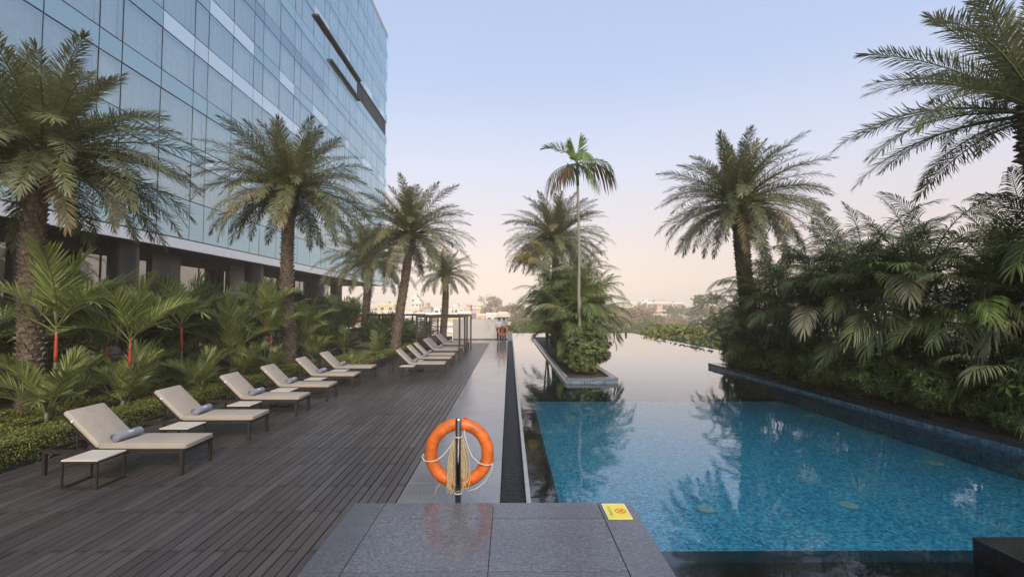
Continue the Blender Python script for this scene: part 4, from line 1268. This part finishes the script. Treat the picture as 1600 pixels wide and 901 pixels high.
def shrub(label, x, y, z, s_, mesh, cz=.5, group=None, rz=0):
    t = thing('shrub', label, 'shrub', (x, y, z), rz, group)
    place('stems', SST, t, scale=(s_, s_, s_)); place('foliage', mesh, t, (0, 0, cz*s_), scale=(s_, s_, s_))
    return t
shrub('rounded glossy umbrella shrub at the front of the pool island', 2.58, 15.8, .1, .93, SHB, .82)
shrub('smaller glossy shrub just behind the rounded one on the island', 2.9, 16.6, .1, .8, SHB, 1.2, None, 1.0)
sl = ['leafy shrub at the far tip of the right hand planter', 'low shrub under the right hand date palm', 'low shrub beneath the pale leaning stem', 'bright green shrub with a light leaf top', 'low shrub left of the gap that shows the sky',
      'open twiggy shrub before the gap that shows the sky', 'low dark shrub in the middle of the planter', 'low shrub right of the middle of the planter', 'shrub below the huge drooping frond', 'twiggy shrub close to the kerb under the thick green stem',
      'leafy shrub near the kerb right of the thick stem', 'bushy shrub close to the right picture edge', 'shrub at the right picture edge beside the kerb', 'shrub behind the kerb nearest the camera']
for i, lb in enumerate(sl):
    y = 18.0 - i*.83
    x = 8.35 + (18.5-y)*.027 + .35 + (.25 if i % 2 else 0)
    shrub(lb, x, y, .13, rr.uniform(.75, 1.1)*(1.0 if i > 0 else .8), SH[i % 4], .55, 'leafy shrubs along the planter kerb', rr.uniform(0, 6))
for i in range(9):
    y = 17.4 - i*1.25
    shrub('tall dark shrub at the back of the planter, ' + ['behind its far tip', 'behind the right hand date palm', 'behind the leaning stem', 'left of the gap', 'right of the gap', 'behind the grey drooping fronds', 'below the tall green areca', 'behind the thick green stem', 'near the right picture edge'][i], 9.6+rr.uniform(-.5, 1.3), y, .13, rr.uniform(1.1, 1.7), SH[i % 4], .6, 'dark shrubs filling the planter', rr.uniform(0, 6))
for i in range(7):
    shrub('low dark shrub between the island arecas, ' + ['nearest the camera', 'second from the front', 'under the golden clump', 'beside the date palm trunk', 'just behind the date palm', 'last but one', 'farthest back'][i], 2.75+rr.uniform(-.15, .3), 18.0+i*2.2, .1, rr.uniform(.65, .9), SH[i % 4], .55, 'dark shrubs on the island', rr.uniform(0, 6))

# clipped hedge: leaf shell round a dark core
def hedge(label, segs, top, group=None, dens=2600, seed=3, cat='hedge', name='hedge', ls=.032):
    r = random.Random(seed)
    root = thing(name, label, cat, (segs[0][0], segs[0][2], 0.0), group=group)
    ox, oy = segs[0][0], segs[0][2]
    core = MB(); lf = MB()
    for x0, x1, y0, y1 in segs:
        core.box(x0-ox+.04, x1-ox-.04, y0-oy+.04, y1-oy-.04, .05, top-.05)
        faces = [('t', (x1-x0)*(y1-y0)), ('r', (y1-y0)*top), ('f', (x1-x0)*top)]
        for f, ar in faces:
            near = 1 if y0 < 9 else .55
            for i in range(int(ar*dens*near)):
                u, v = r.random(), r.random()
                wob = .03*math.sin(u*37)*math.cos(v*9+u*11)+r.gauss(0, .015)
                if f == 't': p = Vector((x0+u*(x1-x0), y0+v*(y1-y0), top+wob+.02*math.sin(v*40))); n_ = Vector((0, 0, 1))
                elif f == 'r': p = Vector((x1+wob-.03*(1-v), y0+u*(y1-y0), v*top)); n_ = Vector((1, 0, .3))
                else: p = Vector((x0+u*(x1-x0), y0+wob, v*top)); n_ = Vector((0, -1, .3))
                n_ = (n_+Vector((r.gauss(0, .6), r.gauss(0, .6), r.gauss(0, .6)))).normalized()
                a = n_.orthogonal().normalized(); b = n_.cross(a); th = r.uniform(0, 6.28)
                d = a*math.cos(th)+b*math.sin(th); e = n_.cross(d); s_ = ls*r.uniform(.6, 1.3)*(1 if near == 1 else 1.35)
                p = p-Vector((ox, oy, 0))
                lf.add([tuple(p-d*s_*.5), tuple(p+e*s_*.28), tuple(p+d*s_*.5), tuple(p-e*s_*.28)], [(0,1,2,3)])
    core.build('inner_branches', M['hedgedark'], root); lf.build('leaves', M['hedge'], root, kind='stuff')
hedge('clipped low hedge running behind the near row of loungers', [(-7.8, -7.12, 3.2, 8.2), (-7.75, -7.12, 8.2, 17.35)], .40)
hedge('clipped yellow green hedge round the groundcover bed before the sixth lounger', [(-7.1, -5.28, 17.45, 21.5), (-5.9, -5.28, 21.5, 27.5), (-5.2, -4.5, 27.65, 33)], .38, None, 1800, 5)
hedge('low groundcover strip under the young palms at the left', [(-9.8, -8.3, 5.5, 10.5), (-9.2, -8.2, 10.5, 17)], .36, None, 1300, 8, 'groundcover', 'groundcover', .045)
# grassy blades (light tuft) in the groundcover bed
sp2 = thing('spider_plant', 'small pale striped tuft of blades in the groundcover bed', 'plant', (-6.1, 17.9, .38))
m = MB()
for k in range(14):
    a = rr.uniform(0, 6.28); e = rr.uniform(.7, 1.3); L = rr.uniform(.22, .36)
    d = Vector((math.cos(a)*math.cos(e), math.sin(a)*math.cos(e), math.sin(e))); s_ = Vector((-math.sin(a), math.cos(a), 0))*.008
    m.add([tuple(-s_), tuple(s_), tuple(d*L*.6+s_), tuple(d*L*.6-s_), tuple(d*L-Vector((0, 0, .05)))], [(0,1,2,3), (3,2,4)])
m.build('blades', m_leaf('pale_blades', (.28, .33, .16), (.5, .55, .3)), sp2)

# ------------------------------------------------------------------ birds
def bird_mesh(mat):
    m = MB()
    P = [(-.16, 0, .085), (-.10, 0, .10), (-.03, 0, .115), (.04, 0, .13), (.085, 0, .155), (.105, 0, .19), (.12, 0, .205), (.135, 0, .20)]
    m.tube(P, [.006, .030, .052, .050, .034, .024, .023, .008], 10)
    m.tube([(.130, 0, .200), (.158, 0, .192)], [.008, .001], 5)
    m.add([(-.09, -.025, .105), (-.09, .025, .105), (-.24, .03, .065), (-.24, -.03, .065), (-.09, 0, .118), (-.24, 0, .072)], [(0,3,5,4), (4,5,2,1), (0,1,2,3)])
    for s in (-1, 1):
        m.tube([(0, s*.018, .08), (.005, s*.02, 0.0)], .005, 5)
        m.tube([(.005, s*.02, .003), (.035, s*.024, .003)], .004, 4)
        m.add([(.05, s*.045, .14), (-.05, s*.055, .14), (-.17, s*.018, .10), (-.05, s*.056, .09), (.03, s*.052, .10)], [(0,1,2,3,4)])
    return m.mesh('bird_body', [mat])
PG = bird_mesh(M['bird']); PGW = bird_mesh(M['bird_w'])
bl = ['bird standing apart at the far left of the row on the pool edge', 'second bird from the left on the pool edge', 'third bird from the left, close to its neighbour', 'bird left of the tight cluster on the pool edge',
      'bird in the left half of the tight cluster', 'paler bird in the middle of the cluster', 'bird bending in the middle of the cluster', 'bird in the right half of the cluster', 'upright bird at the right end of the cluster',
      'bird just right of the cluster', 'next bird right of the cluster', 'bird last but one at the right', 'last bird at the right end of the row on the pool edge']
for i, (px, lb) in enumerate(zip([1037, 1047, 1054, 1063, 1068, 1073, 1079, 1083, 1087, 1093, 1097, 1107, 1111], bl)):
    Y = 11.72*720/(px-796)
    place('pigeon', PGW if i in (5, 10) else PG, None, (11.74, Y, .0), (0, R((0, 8, -6, 10)[i % 4]), R(i*67 % 360)), (1.15, 1.15, 1.15), label=lb, category='bird', group='birds on the right pool edge')
place('crow', PG, None, (2.72-.16-.40, 17.15, .1+7.36), (0, R(-38), R(160)), (1.35, 1.35, 1.35), label='black bird perched on a drooping frond of the slender palm', category='bird')

# ------------------------------------------------------------------ people at the end of the path
def skin_body(name, edges, mat, parent, root, sub=1):
    verts, idx, es = [], {}, []
    for (n0, p0, r0), (n1, p1, r1) in edges:
        for n_, p_, r_ in ((n0, p0, r0), (n1, p1, r1)):
            if n_ not in idx: idx[n_] = len(verts); verts.append((p_, r_))
        es.append((idx[n0], idx[n1]))
    me = bpy.data.meshes.new(name); me.from_pydata([v[0] for v in verts], es, [])
    o = bpy.data.objects.new(name, me); C.objects.link(o)
    o.modifiers.new('Skin', 'SKIN'); sm = o.modifiers.new('Sub', 'SUBSURF'); sm.levels = sub; sm.render_levels = sub
    for i, (p_, r_) in enumerate(verts):
        sv = me.skin_vertices[0].data[i]; sv.radius = r_ if isinstance(r_, tuple) else (r_, r_)
        sv.use_root = (i == idx[root])
    bpy.context.view_layer.update()
    m2 = bpy.data.meshes.new_from_object(o.evaluated_get(bpy.context.evaluated_depsgraph_get()))
    bpy.data.objects.remove(o)
    m2.name = name
    m2.materials.clear(); m2.materials.append(mat)
    for pl_ in m2.polygons: pl_.use_smooth = True
    return place(name, m2, parent)
def person(label, x, y, rz, shirt, seed):
    t = thing('person', label, 'person', (x, y, 0), rz, 'people at the far end of the path')
    J = {'pelvis': ((0,0,.93), (.14,.10)), 'waist': ((0,0,1.06), (.13,.09)), 'chest': ((0,.01,1.27), (.17,.11)), 'neckb': ((0,0,1.42), (.065,.06)), 'neck': ((0,-.01,1.49), (.05,.05)),
         'head': ((0,-.02,1.58), (.072,.085)), 'top': ((0,-.015,1.66), (.06,.07))}
    E = [('pelvis','waist'), ('waist','chest'), ('chest','neckb'), ('neckb','neck'), ('neck','head'), ('head','top')]
    for s, nm in ((-1,'l'), (1,'r')):
        J[nm+'sh'] = ((s*.17, 0, 1.37), (.055,.055)); J[nm+'el'] = ((s*.24, .02, 1.10), (.042,.042)); J[nm+'wr'] = ((s*.25, -.08, .88), (.028,.028)); J[nm+'pa'] = ((s*.25, -.10, .80), (.022,.035))
        E += [('chest', nm+'sh'), (nm+'sh', nm+'el'), (nm+'el', nm+'wr'), (nm+'wr', nm+'pa')]
        for f in range(4):
            J[nm+'f%d' % f] = ((s*.25, -.135+f*.022, .755-.005*(f in (1, 2))), .009); J[nm+'g%d' % f] = ((s*.245, -.138+f*.020, .715-.008*(f in (1, 2))), .007)
            E += [(nm+'pa', nm+'f%d' % f), (nm+'f%d' % f, nm+'g%d' % f)]
        J[nm+'th'] = ((s*.235, -.15, .80), .009); J[nm+'ti'] = ((s*.23, -.168, .77), .008); E += [(nm+'pa', nm+'th'), (nm+'th', nm+'ti')]
        J[nm+'hip'] = ((s*.09, 0, .88), (.085,.09)); J[nm+'kn'] = ((s*.10, -.01, .49), (.058,.058)); J[nm+'an'] = ((s*.10, .02, .09), (.038,.038)); J[nm+'to'] = ((s*.115, -.14, .035), (.04,.03))
        E += [('pelvis', nm+'hip'), (nm+'hip', nm+'kn'), (nm+'kn', nm+'an'), (nm+'an', nm+'to')]
    skin_body('body', [((a, *J[a]), (b, *J[b])) for a, b in E], M['skin'], t, 'pelvis')
    def grow(n_, k): 
        p_, r_ = J[n_]; r_ = r_ if isinstance(r_, tuple) else (r_, r_); return (n_, p_, (r_[0]+k, r_[1]+k))
    S_ = [('pelvis','waist'), ('waist','chest'), ('chest','neckb'), ('chest','lsh'), ('lsh','lel'), ('chest','rsh'), ('rsh','rel')]
    skin_body('shirt', [(grow(a, .018), grow(b, .018)) for a, b in S_], M[shirt], t, 'chest')
    S_ = [('pelvis','lhip'), ('lhip','lkn'), ('lkn','lan'), ('pelvis','rhip'), ('rhip','rkn'), ('rkn','ran')]
    skin_body('trousers', [(grow(a, .016), grow(b, .016)) for a, b in S_], M['trousers'], t, 'pelvis')
    m = MB(); m.ell((0, .005, 1.625), (.095, .115, .095), 12, 8); m.build('hair', M['hair'], t)
    for s in (-1, 1):
        m = MB(); m.ell((s*.035, -.108, 1.60), (.012, .008, .008), 8, 5); m.build('eye', M['white'], t)
        m = MB(); m.ell((s*.088, 0, 1.58), (.012, .02, .03), 8, 5); m.build('ear', M['skin'], t)
    m = MB(); m.ell((0, -.118, 1.565), (.013, .02, .022), 8, 5); m.build('nose', M['skin'], t)
person('person in white shirt and dark trousers at the far lifebuoy, left of the post', -.74, 33.2, R(20), 'shirt', 1)
person('person in lavender grey shirt half hidden behind the far lifebuoy', -.40, 34.2, R(-150), 'shirt2', 2)

# ------------------------------------------------------------------ far city and trees
rr = random.Random(31)
WALLS = {'white': (.78, .76, .70), 'cream': (.74, .66, .48), 'yellow': (.74, .62, .30), 'pink': (.68, .44, .36), 'brick': (.50, .20, .12), 'grey': (.42, .40, .38), 'ochre': (.60, .42, .22)}
for k, v in WALLS.items(): M['w_'+k] = m_plain(k+'_wall', v, .9, 0, .10, .2, .1)
M['w_win'] = m_plain('dark_window', (.10, .10, .11), .3)
M['w_tank'] = m_plain('water_tank', (.10, .10, .11), .6)
WIN = {}
def win_mesh(wd, ht):
    k = (round(wd, 1), round(ht, 1))
    if k not in WIN:
        m = MB(); m.box(-wd/2, wd/2, -.06, .0, -ht/2, ht/2); m.box(-wd/2-.15, wd/2+.15, -.30, -.061, ht/2+.05, ht/2+.2, 1)
        WIN[k] = m.mesh('window', [M['w_win'], M['w_white']])
    return WIN[k]
def house(label, x, y, wd, dp, zt, col_, indiv=False, group='far city buildings', extra=0, cat='building'):
    t = thing('building', label, cat, (x, y, GZ), R(rr.uniform(-14, 14)) if extra != 9 else 0, group)
    H = zt-GZ
    m = MB(); m.box(-wd/2, wd/2, 0, dp, -.5, H); m.build('wall', M['w_'+col_], t)
    m = MB()
    m.box(-wd/2-.25, wd/2+.25, -.25, dp+.25, H+.003, H+.25)
    m.box(-wd/2, wd/2, 0, .25, H+.253, H+1.1); m.box(-wd/2, -wd/2+.25, .253, dp, H+.253, H+1.1); m.box(wd/2-.25, wd/2, .253, dp, H+.253, H+1.1)
    m.build('roof', M['w_'+rr.choice(['white', 'cream', col_])], t)
    if extra:
        m = MB(); a = rr.uniform(-wd*.3, wd*.1); m.box(a, a+wd*.28, dp*.3, dp*.7, H+.25, H+3.2); m.box(a-.3, a+wd*.28+.3, dp*.3-.3, dp*.7+.3, H+3.203, H+3.4); m.build('stair_tower', M['w_'+col_], t)
        m = MB(); m.tube([(wd*.28, dp*.5, H+.25), (wd*.28, dp*.5, H+1.9), (wd*.28, dp*.5, H+2.1)], [.8, .8, .3], 12); m.build('water_tank', M['w_tank'], t)
    fl = max(1, int(H/3.3)); nb = max(2, int(wd/3.4)); jm = MB()
    for f in range(fl):
        z = H-1.7-f*3.3
        if z < .5: break
        m = MB(); m.box(-wd/2-.12, wd/2+.12, -.12, -.003, z-1.75, z-1.5); 
        if indiv and f < 4: m.build('floor_band', M['w_white'], t)
        for b in range(nb):
            xx = -wd/2+wd*(b+.5)/nb; ww = min(1.6, wd/nb*.5)
            if rr.random() < .12: continue
            if indiv and f < 5: place('window', win_mesh(ww, 1.4), t, (xx, -.003, z))
            else:
                jm.box(xx-ww/2, xx+ww/2, -.06, -.003, z-.7, z+.7)
            if rr.random() < .3 and not indiv: jm.box(xx-ww, xx+ww, -1.0, -.065, z-1.5, z-1.35)
    for f in range(fl):
        z = H-1.7-f*3.3
        if z < .5: break
        for b in range(max(2, int(dp/3.6))):
            yy = dp*(b+.5)/max(2, int(dp/3.6))
            for s in (-1, 1): jm.box(s*(wd/2+.003) if s > 0 else -wd/2-.06, (wd/2+.06) if s > 0 else -wd/2-.003, yy-.6, yy+.6, z-.7, z+.7)
    jm.build('windows', M['w_win'], t, kind='stuff')
    return t
def HX(px, Y): return (px-796)/720*Y
# landmarks
house('tall narrow white tower block on the left skyline', HX(648, 330), 330, 4.6, 9, 10.3, 'white', True, None, 9)
house('lower white block joined to the right of the white tower', HX(654, 322), 322, 4.2, 9, 6.9, 'white', True, None, 9)
house('pale yellow apartment house left of the leaning palm', HX(604, 250), 250, 9, 9, 4.3, 'yellow', True, None)
house('small white house above the right part of the canopy frames', HX(717, 260), 260, 6, 8, 2.9, 'white', True, None)
house('white low house just above the glass screen', HX(770, 200), 200, 6, 7, -.3, 'white', True, None)
house('cream house beside the far lifebuoy', HX(788, 190), 190, 5, 7, .2, 'cream', True, None)
house('orange house low right of the far lifebuoy', HX(818, 150), 150, 5, 7, -3.2, 'brick', True, None)
lb_ = house('long pale institutional building on the right skyline', HX(1040, 420), 420, 34, 14, 7.6, 'pink', True, None, 9)
house('white roofed block left of the long pale building', HX(1012, 430), 430, 12, 10, 8.3, 'white', True, None, 9)
house('low cream building at the left end of the right skyline', HX(993, 440), 440, 20, 10, 7.0, 'cream', True, None, 9)
house('cream block among the right hand trees', HX(1089, 120), 120, 4.2, 5, -3.6, 'cream', True, None)
bw = thing('brick_wall', 'low red brick wall among the right hand trees', 'wall', (HX(1116, 115), 115, GZ))
m = MB(); m.box(-4, 4, 0, .4, 0, 5.2); m.build('wall_face', M['w_brick'], bw)
m = MB(); m.box(-4.2, 4.2, -.15, .55, 5.203, 5.5); m.build('wall_coping', M['w_cream'], bw)
for k in range(5):
    m = MB(); m.box(-4+k*1.9, -3.7+k*1.9, -.12, -.003, 0, 5.2); m.build('pier', M['w_brick'], bw)
lp = thing('pale_pole', 'pale concrete pole right of the red brick wall', 'pole', (HX(1146, 110), 110, GZ))
m = MB(); m.tube([(0,0,0), (0,0,6.6)], [.16, .11], 10); m.build('shaft', M['w_cream'], lp); m = MB(); m.box(-.6,.6,-.05,.05,6.3,6.42); m.build('cross_arm', M['w_cream'], lp)
bz_ = thing('blue_tank', 'blue roofed shed low behind the far end of the pool', 'shed', (HX(812, 120), 120, GZ))
M['w_blue'] = m_plain('blue_sheet', (.12, .22, .34), .5)
m = MB(); m.box(-1.5, 1.5, 0, 4, 0, 5.6); m.build('wall', M['w_white'], bz_); m = MB(); m.box(-1.7, 1.7, -.3, 4.3, 5.603, 6.2); m.build('roof', M['w_blue'], bz_)
cols = ['white', 'cream', 'cream', 'yellow', 'pink', 'ochre', 'brick', 'grey', 'white', 'pink']
n = 0
for i in range(120):
    Y = rr.choice([rr.uniform(100, 180), rr.uniform(150, 300), rr.uniform(250, 520)])
    px = rr.uniform(530, 860)
    x = HX(px, Y)
    if 790 < px < 840 and Y < 300: continue
    zt = {0: rr.uniform(-5.5, -1.5), 1: rr.uniform(-3.5, 1.2), 2: rr.uniform(-1.0, 4.2)}[0 if Y < 160 else (1 if Y < 260 else 2)]
    wd = rr.uniform(5, 12)*(1 if Y < 260 else 1.2); c_ = rr.choice(cols)
    if any(abs(o.location.x-x) < 9 and abs(o.location.y-Y) < 11 for o in C.objects if o.name.startswith('building') and o.parent is None): continue
    side = 'behind the canopy frames' if px < 740 else 'beyond the far end of the pool'
    dist = 'near' if Y < 160 else ('middle distance' if Y < 260 else 'distant')
    house('%s %s building of the city %s' % (dist, c_, side), x, Y, wd, rr.uniform(7, 11), zt, c_, Y < 150, 'far city %s %s %s' % (dist, c_, side), int(rr.random() < .6))
    n += 1
for i in range(26):
    Y = rr.uniform(240, 560); px = rr.uniform(860, 1560)
    if 975 < px < 1085: continue
    house('distant building beyond the trees, ' + ('glimpsed through the right hand planter' if px > 1130 else ('hidden behind the island palms' if px < 975 else 'right of the long pale building')), HX(px, Y), Y, rr.uniform(8, 14), 9, rr.uniform(-1, 3.5), rr.choice(cols), False, 'distant buildings on the right', 1)

# trees
def crown(seed, n=1500, rx=4.2, rz=3.2, ls=.55, mat=None, sparse=False):
    r = random.Random(seed); m = MB()
    cl = []
    for i in range(26):
        a = r.uniform(0, 6.28); q = math.sqrt(r.random())*.82; z = r.uniform(-.65, .85)
        cl.append((q*rx*math.cos(a)*(1-.35*abs(z)), q*rx*math.sin(a)*(1-.35*abs(z)), z*rz, r.uniform(.22, .38)*rx))
    for i in range(n):
        c_ = r.choice(cl)
        v = Vector((r.gauss(0, 1), r.gauss(0, 1), r.gauss(0, 1))).normalized()*c_[3]*(r.random()**.35)
        p = Vector((c_[0]+v.x, c_[1]+v.y, c_[2]+v.z*.8))
        n_ = (v.normalized()+Vector((r.uniform(-.7, .7), r.uniform(-.7, .7), r.uniform(-.2, .9)))).normalized()
        a = n_.orthogonal().normalized(); b = n_.cross(a); s_ = ls*r.uniform(.5, 1.2)
        m.add([tuple(p-a*s_*.5), tuple(p+b*s_*.35), tuple(p+a*s_*.5), tuple(p-b*s_*.35)], [(0,1,2,3)])
    return m.mesh('crown', mat)
LM = {'green': m_leaf('tree_leaf_green', (.10, .13, .035), (.24, .26, .08), .6, .2), 'olive': m_leaf('tree_leaf_olive', (.15, .155, .06), (.32, .29, .12), .6, .2),
      'bright': m_leaf('tree_leaf_bright', (.15, .175, .04), (.30, .30, .085), .6, .25), 'brown': m_leaf('tree_leaf_brown', (.28, .18, .11), (.48, .32, .20), .7, .1), 'gold': m_leaf('tree_leaf_gold', (.32, .23, .08), (.55, .42, .16), .6, .2)}
CR = {k: [crown(2000+i*7+j*31, 1700, 4.2, 3.2, .50, LM[k]) for i in range(3)] for j, k in enumerate(LM)}
_m = MB(); _m.tube([(0,0,0), (.1,.05,2.5), (0,0,5.2), (.1,0,7.5)], [.34, .26, .20, .08], 8)
for k in range(6):
    a = k*1.05; _m.tube([(0, 0, 4.2+.3*k), (1.2*math.cos(a), 1.2*math.sin(a), 5.6+.3*k), (2.6*math.cos(a), 2.6*math.sin(a), 6.6+.4*k)], [.13, .09, .03], 5)
TRK = _m.mesh('trunk', M['bark'])
def tree(label, x, y, top, S, kind, group):
    t = thing('tree', label, 'tree', (x, y, GZ), rr.uniform(0, 6.28), group)
    H = top-GZ; cz = H-2.9*S
    place('trunk', TRK, t, scale=(S, S, max(.3, cz/6.2)))
    place('crown', rr.choice(CR[kind]), t, (0, 0, cz), (0, 0, rr.uniform(0, 6)), (S, S, S*rr.uniform(.85, 1.05)))
tree('large bare looking brownish tree on the skyline above the glass screen', HX(766, 240), 240, 8.6, 2.0, 'brown', None)
tree('brown tree right of the large bare one on the skyline', HX(792, 250), 250, 4.3, 1.3, 'brown', None)
tree('green tree left of the island palms above the pool edge', HX(812, 170), 170, 4.2, 1.5, 'olive', None)
tree('tall grey green tree rising at the right end of the skyline', HX(1106, 190), 190, 8.8, 2.4, 'olive', None)
tree('bright green tree in the middle of the right hand wood', HX(1023, 120), 120, -.6, 1.4, 'bright', None)
tree('brownish tree next to the island palms at the right', HX(1000, 200), 200, 3.4, 1.8, 'brown', None)
for i in range(80):
    Y = rr.uniform(85, 320); px = rr.uniform(950, 1180)
    top = 2.3 - (rr.uniform(505, 527)-483)/720*Y if Y < 150 else (rr.uniform(-3.5, 1.5) if Y < 230 else rr.uniform(1.5, 5.5))
    k = rr.choice(['green', 'olive', 'olive', 'brown', 'gold', 'olive', 'brown'])
    dist = 'near' if Y < 150 else ('middle distance' if Y < 230 else 'far')
    wh = 'beside the island palms' if px < 1010 else ('below the long pale building' if px < 1080 else ('round the brick wall' if px < 1135 else 'behind the planter tip'))
    tree('%s %s tree of the wood %s' % (dist, k, wh), HX(px, Y), Y, top, rr.uniform(.9, 1.5), k, '%s %s trees of the wood %s' % (dist, k, wh))
for i in range(46):
    Y = rr.uniform(70, 300); px = rr.uniform(780, 960) if i % 2 else rr.uniform(540, 800)
    top = rr.uniform(-7.0, -3.2) if Y < 130 else rr.uniform(-4, -.5)
    k = rr.choice(['green', 'olive', 'brown', 'gold'])
    tree('%s tree between the houses of the far city' % k, HX(px, Y), Y, top, rr.uniform(.7, 1.1), k, '%s trees of the far city' % k)
for i in range(44):
    Y = rr.uniform(40, 260); px = rr.uniform(1180, 1750)
    k = rr.choice(['green', 'olive', 'gold', 'brown'])
    tree('%s tree beyond the right hand planter' % k, HX(px, Y), Y, rr.uniform(-5, -1.5) if Y < 120 else rr.uniform(-2, 3), rr.uniform(.9, 1.4), k, '%s trees beyond the planter' % k)
for i in range(16):
    Y = rr.uniform(75, 190); px = rr.uniform(797, 870)
    k = rr.choice(['green', 'olive', 'olive', 'bright'])
    tree('%s tree beyond the far pool end, right of the lifebuoy' % k, HX(px, Y), Y, 2.3 - (rr.uniform(493, 516)-483)/720*Y, rr.uniform(.7, 1.1), k, '%s trees beyond the far pool end' % k)
# yellow green tree tops just below the right pool edge
k = 0
for i in range(20):
    Y = 27 + i*2.1
    x = 16.5 + rr.uniform(-1.2, 1.8) + max(0, (Y-45))*.22
    tree('yellow green tree top beyond the pool edge, ' + ('behind the row of birds' if Y < 40 else ('left of the row of birds' if Y < 52 else 'by the small dark edge post')), x, Y, .35 + rr.uniform(-.35, .25) - max(0, Y-45)*.035, .85, 'bright', 'yellow green tree tops beyond the pool edge')

# ------------------------------------------------------------------ haze
hz = MB(); hz.box(-1500, 1500, -300, 2600, GZ-2.0, 62)
hm = bpy.data.materials.new('haze'); hm.use_nodes = True; ht = hm.node_tree; ht.nodes.clear()
ho = ht.nodes.new('ShaderNodeOutputMaterial'); hv = ht.nodes.new('ShaderNodeVolumePrincipled')
hv.inputs['Color'].default_value = (.99, .90, .79, 1); hv.inputs['Density'].default_value = .0011; hv.inputs['Anisotropy'].default_value = -.35
ht.links.new(hv.outputs[0], ho.inputs['Volume'])
hz.build('haze', hm, kind='stuff')
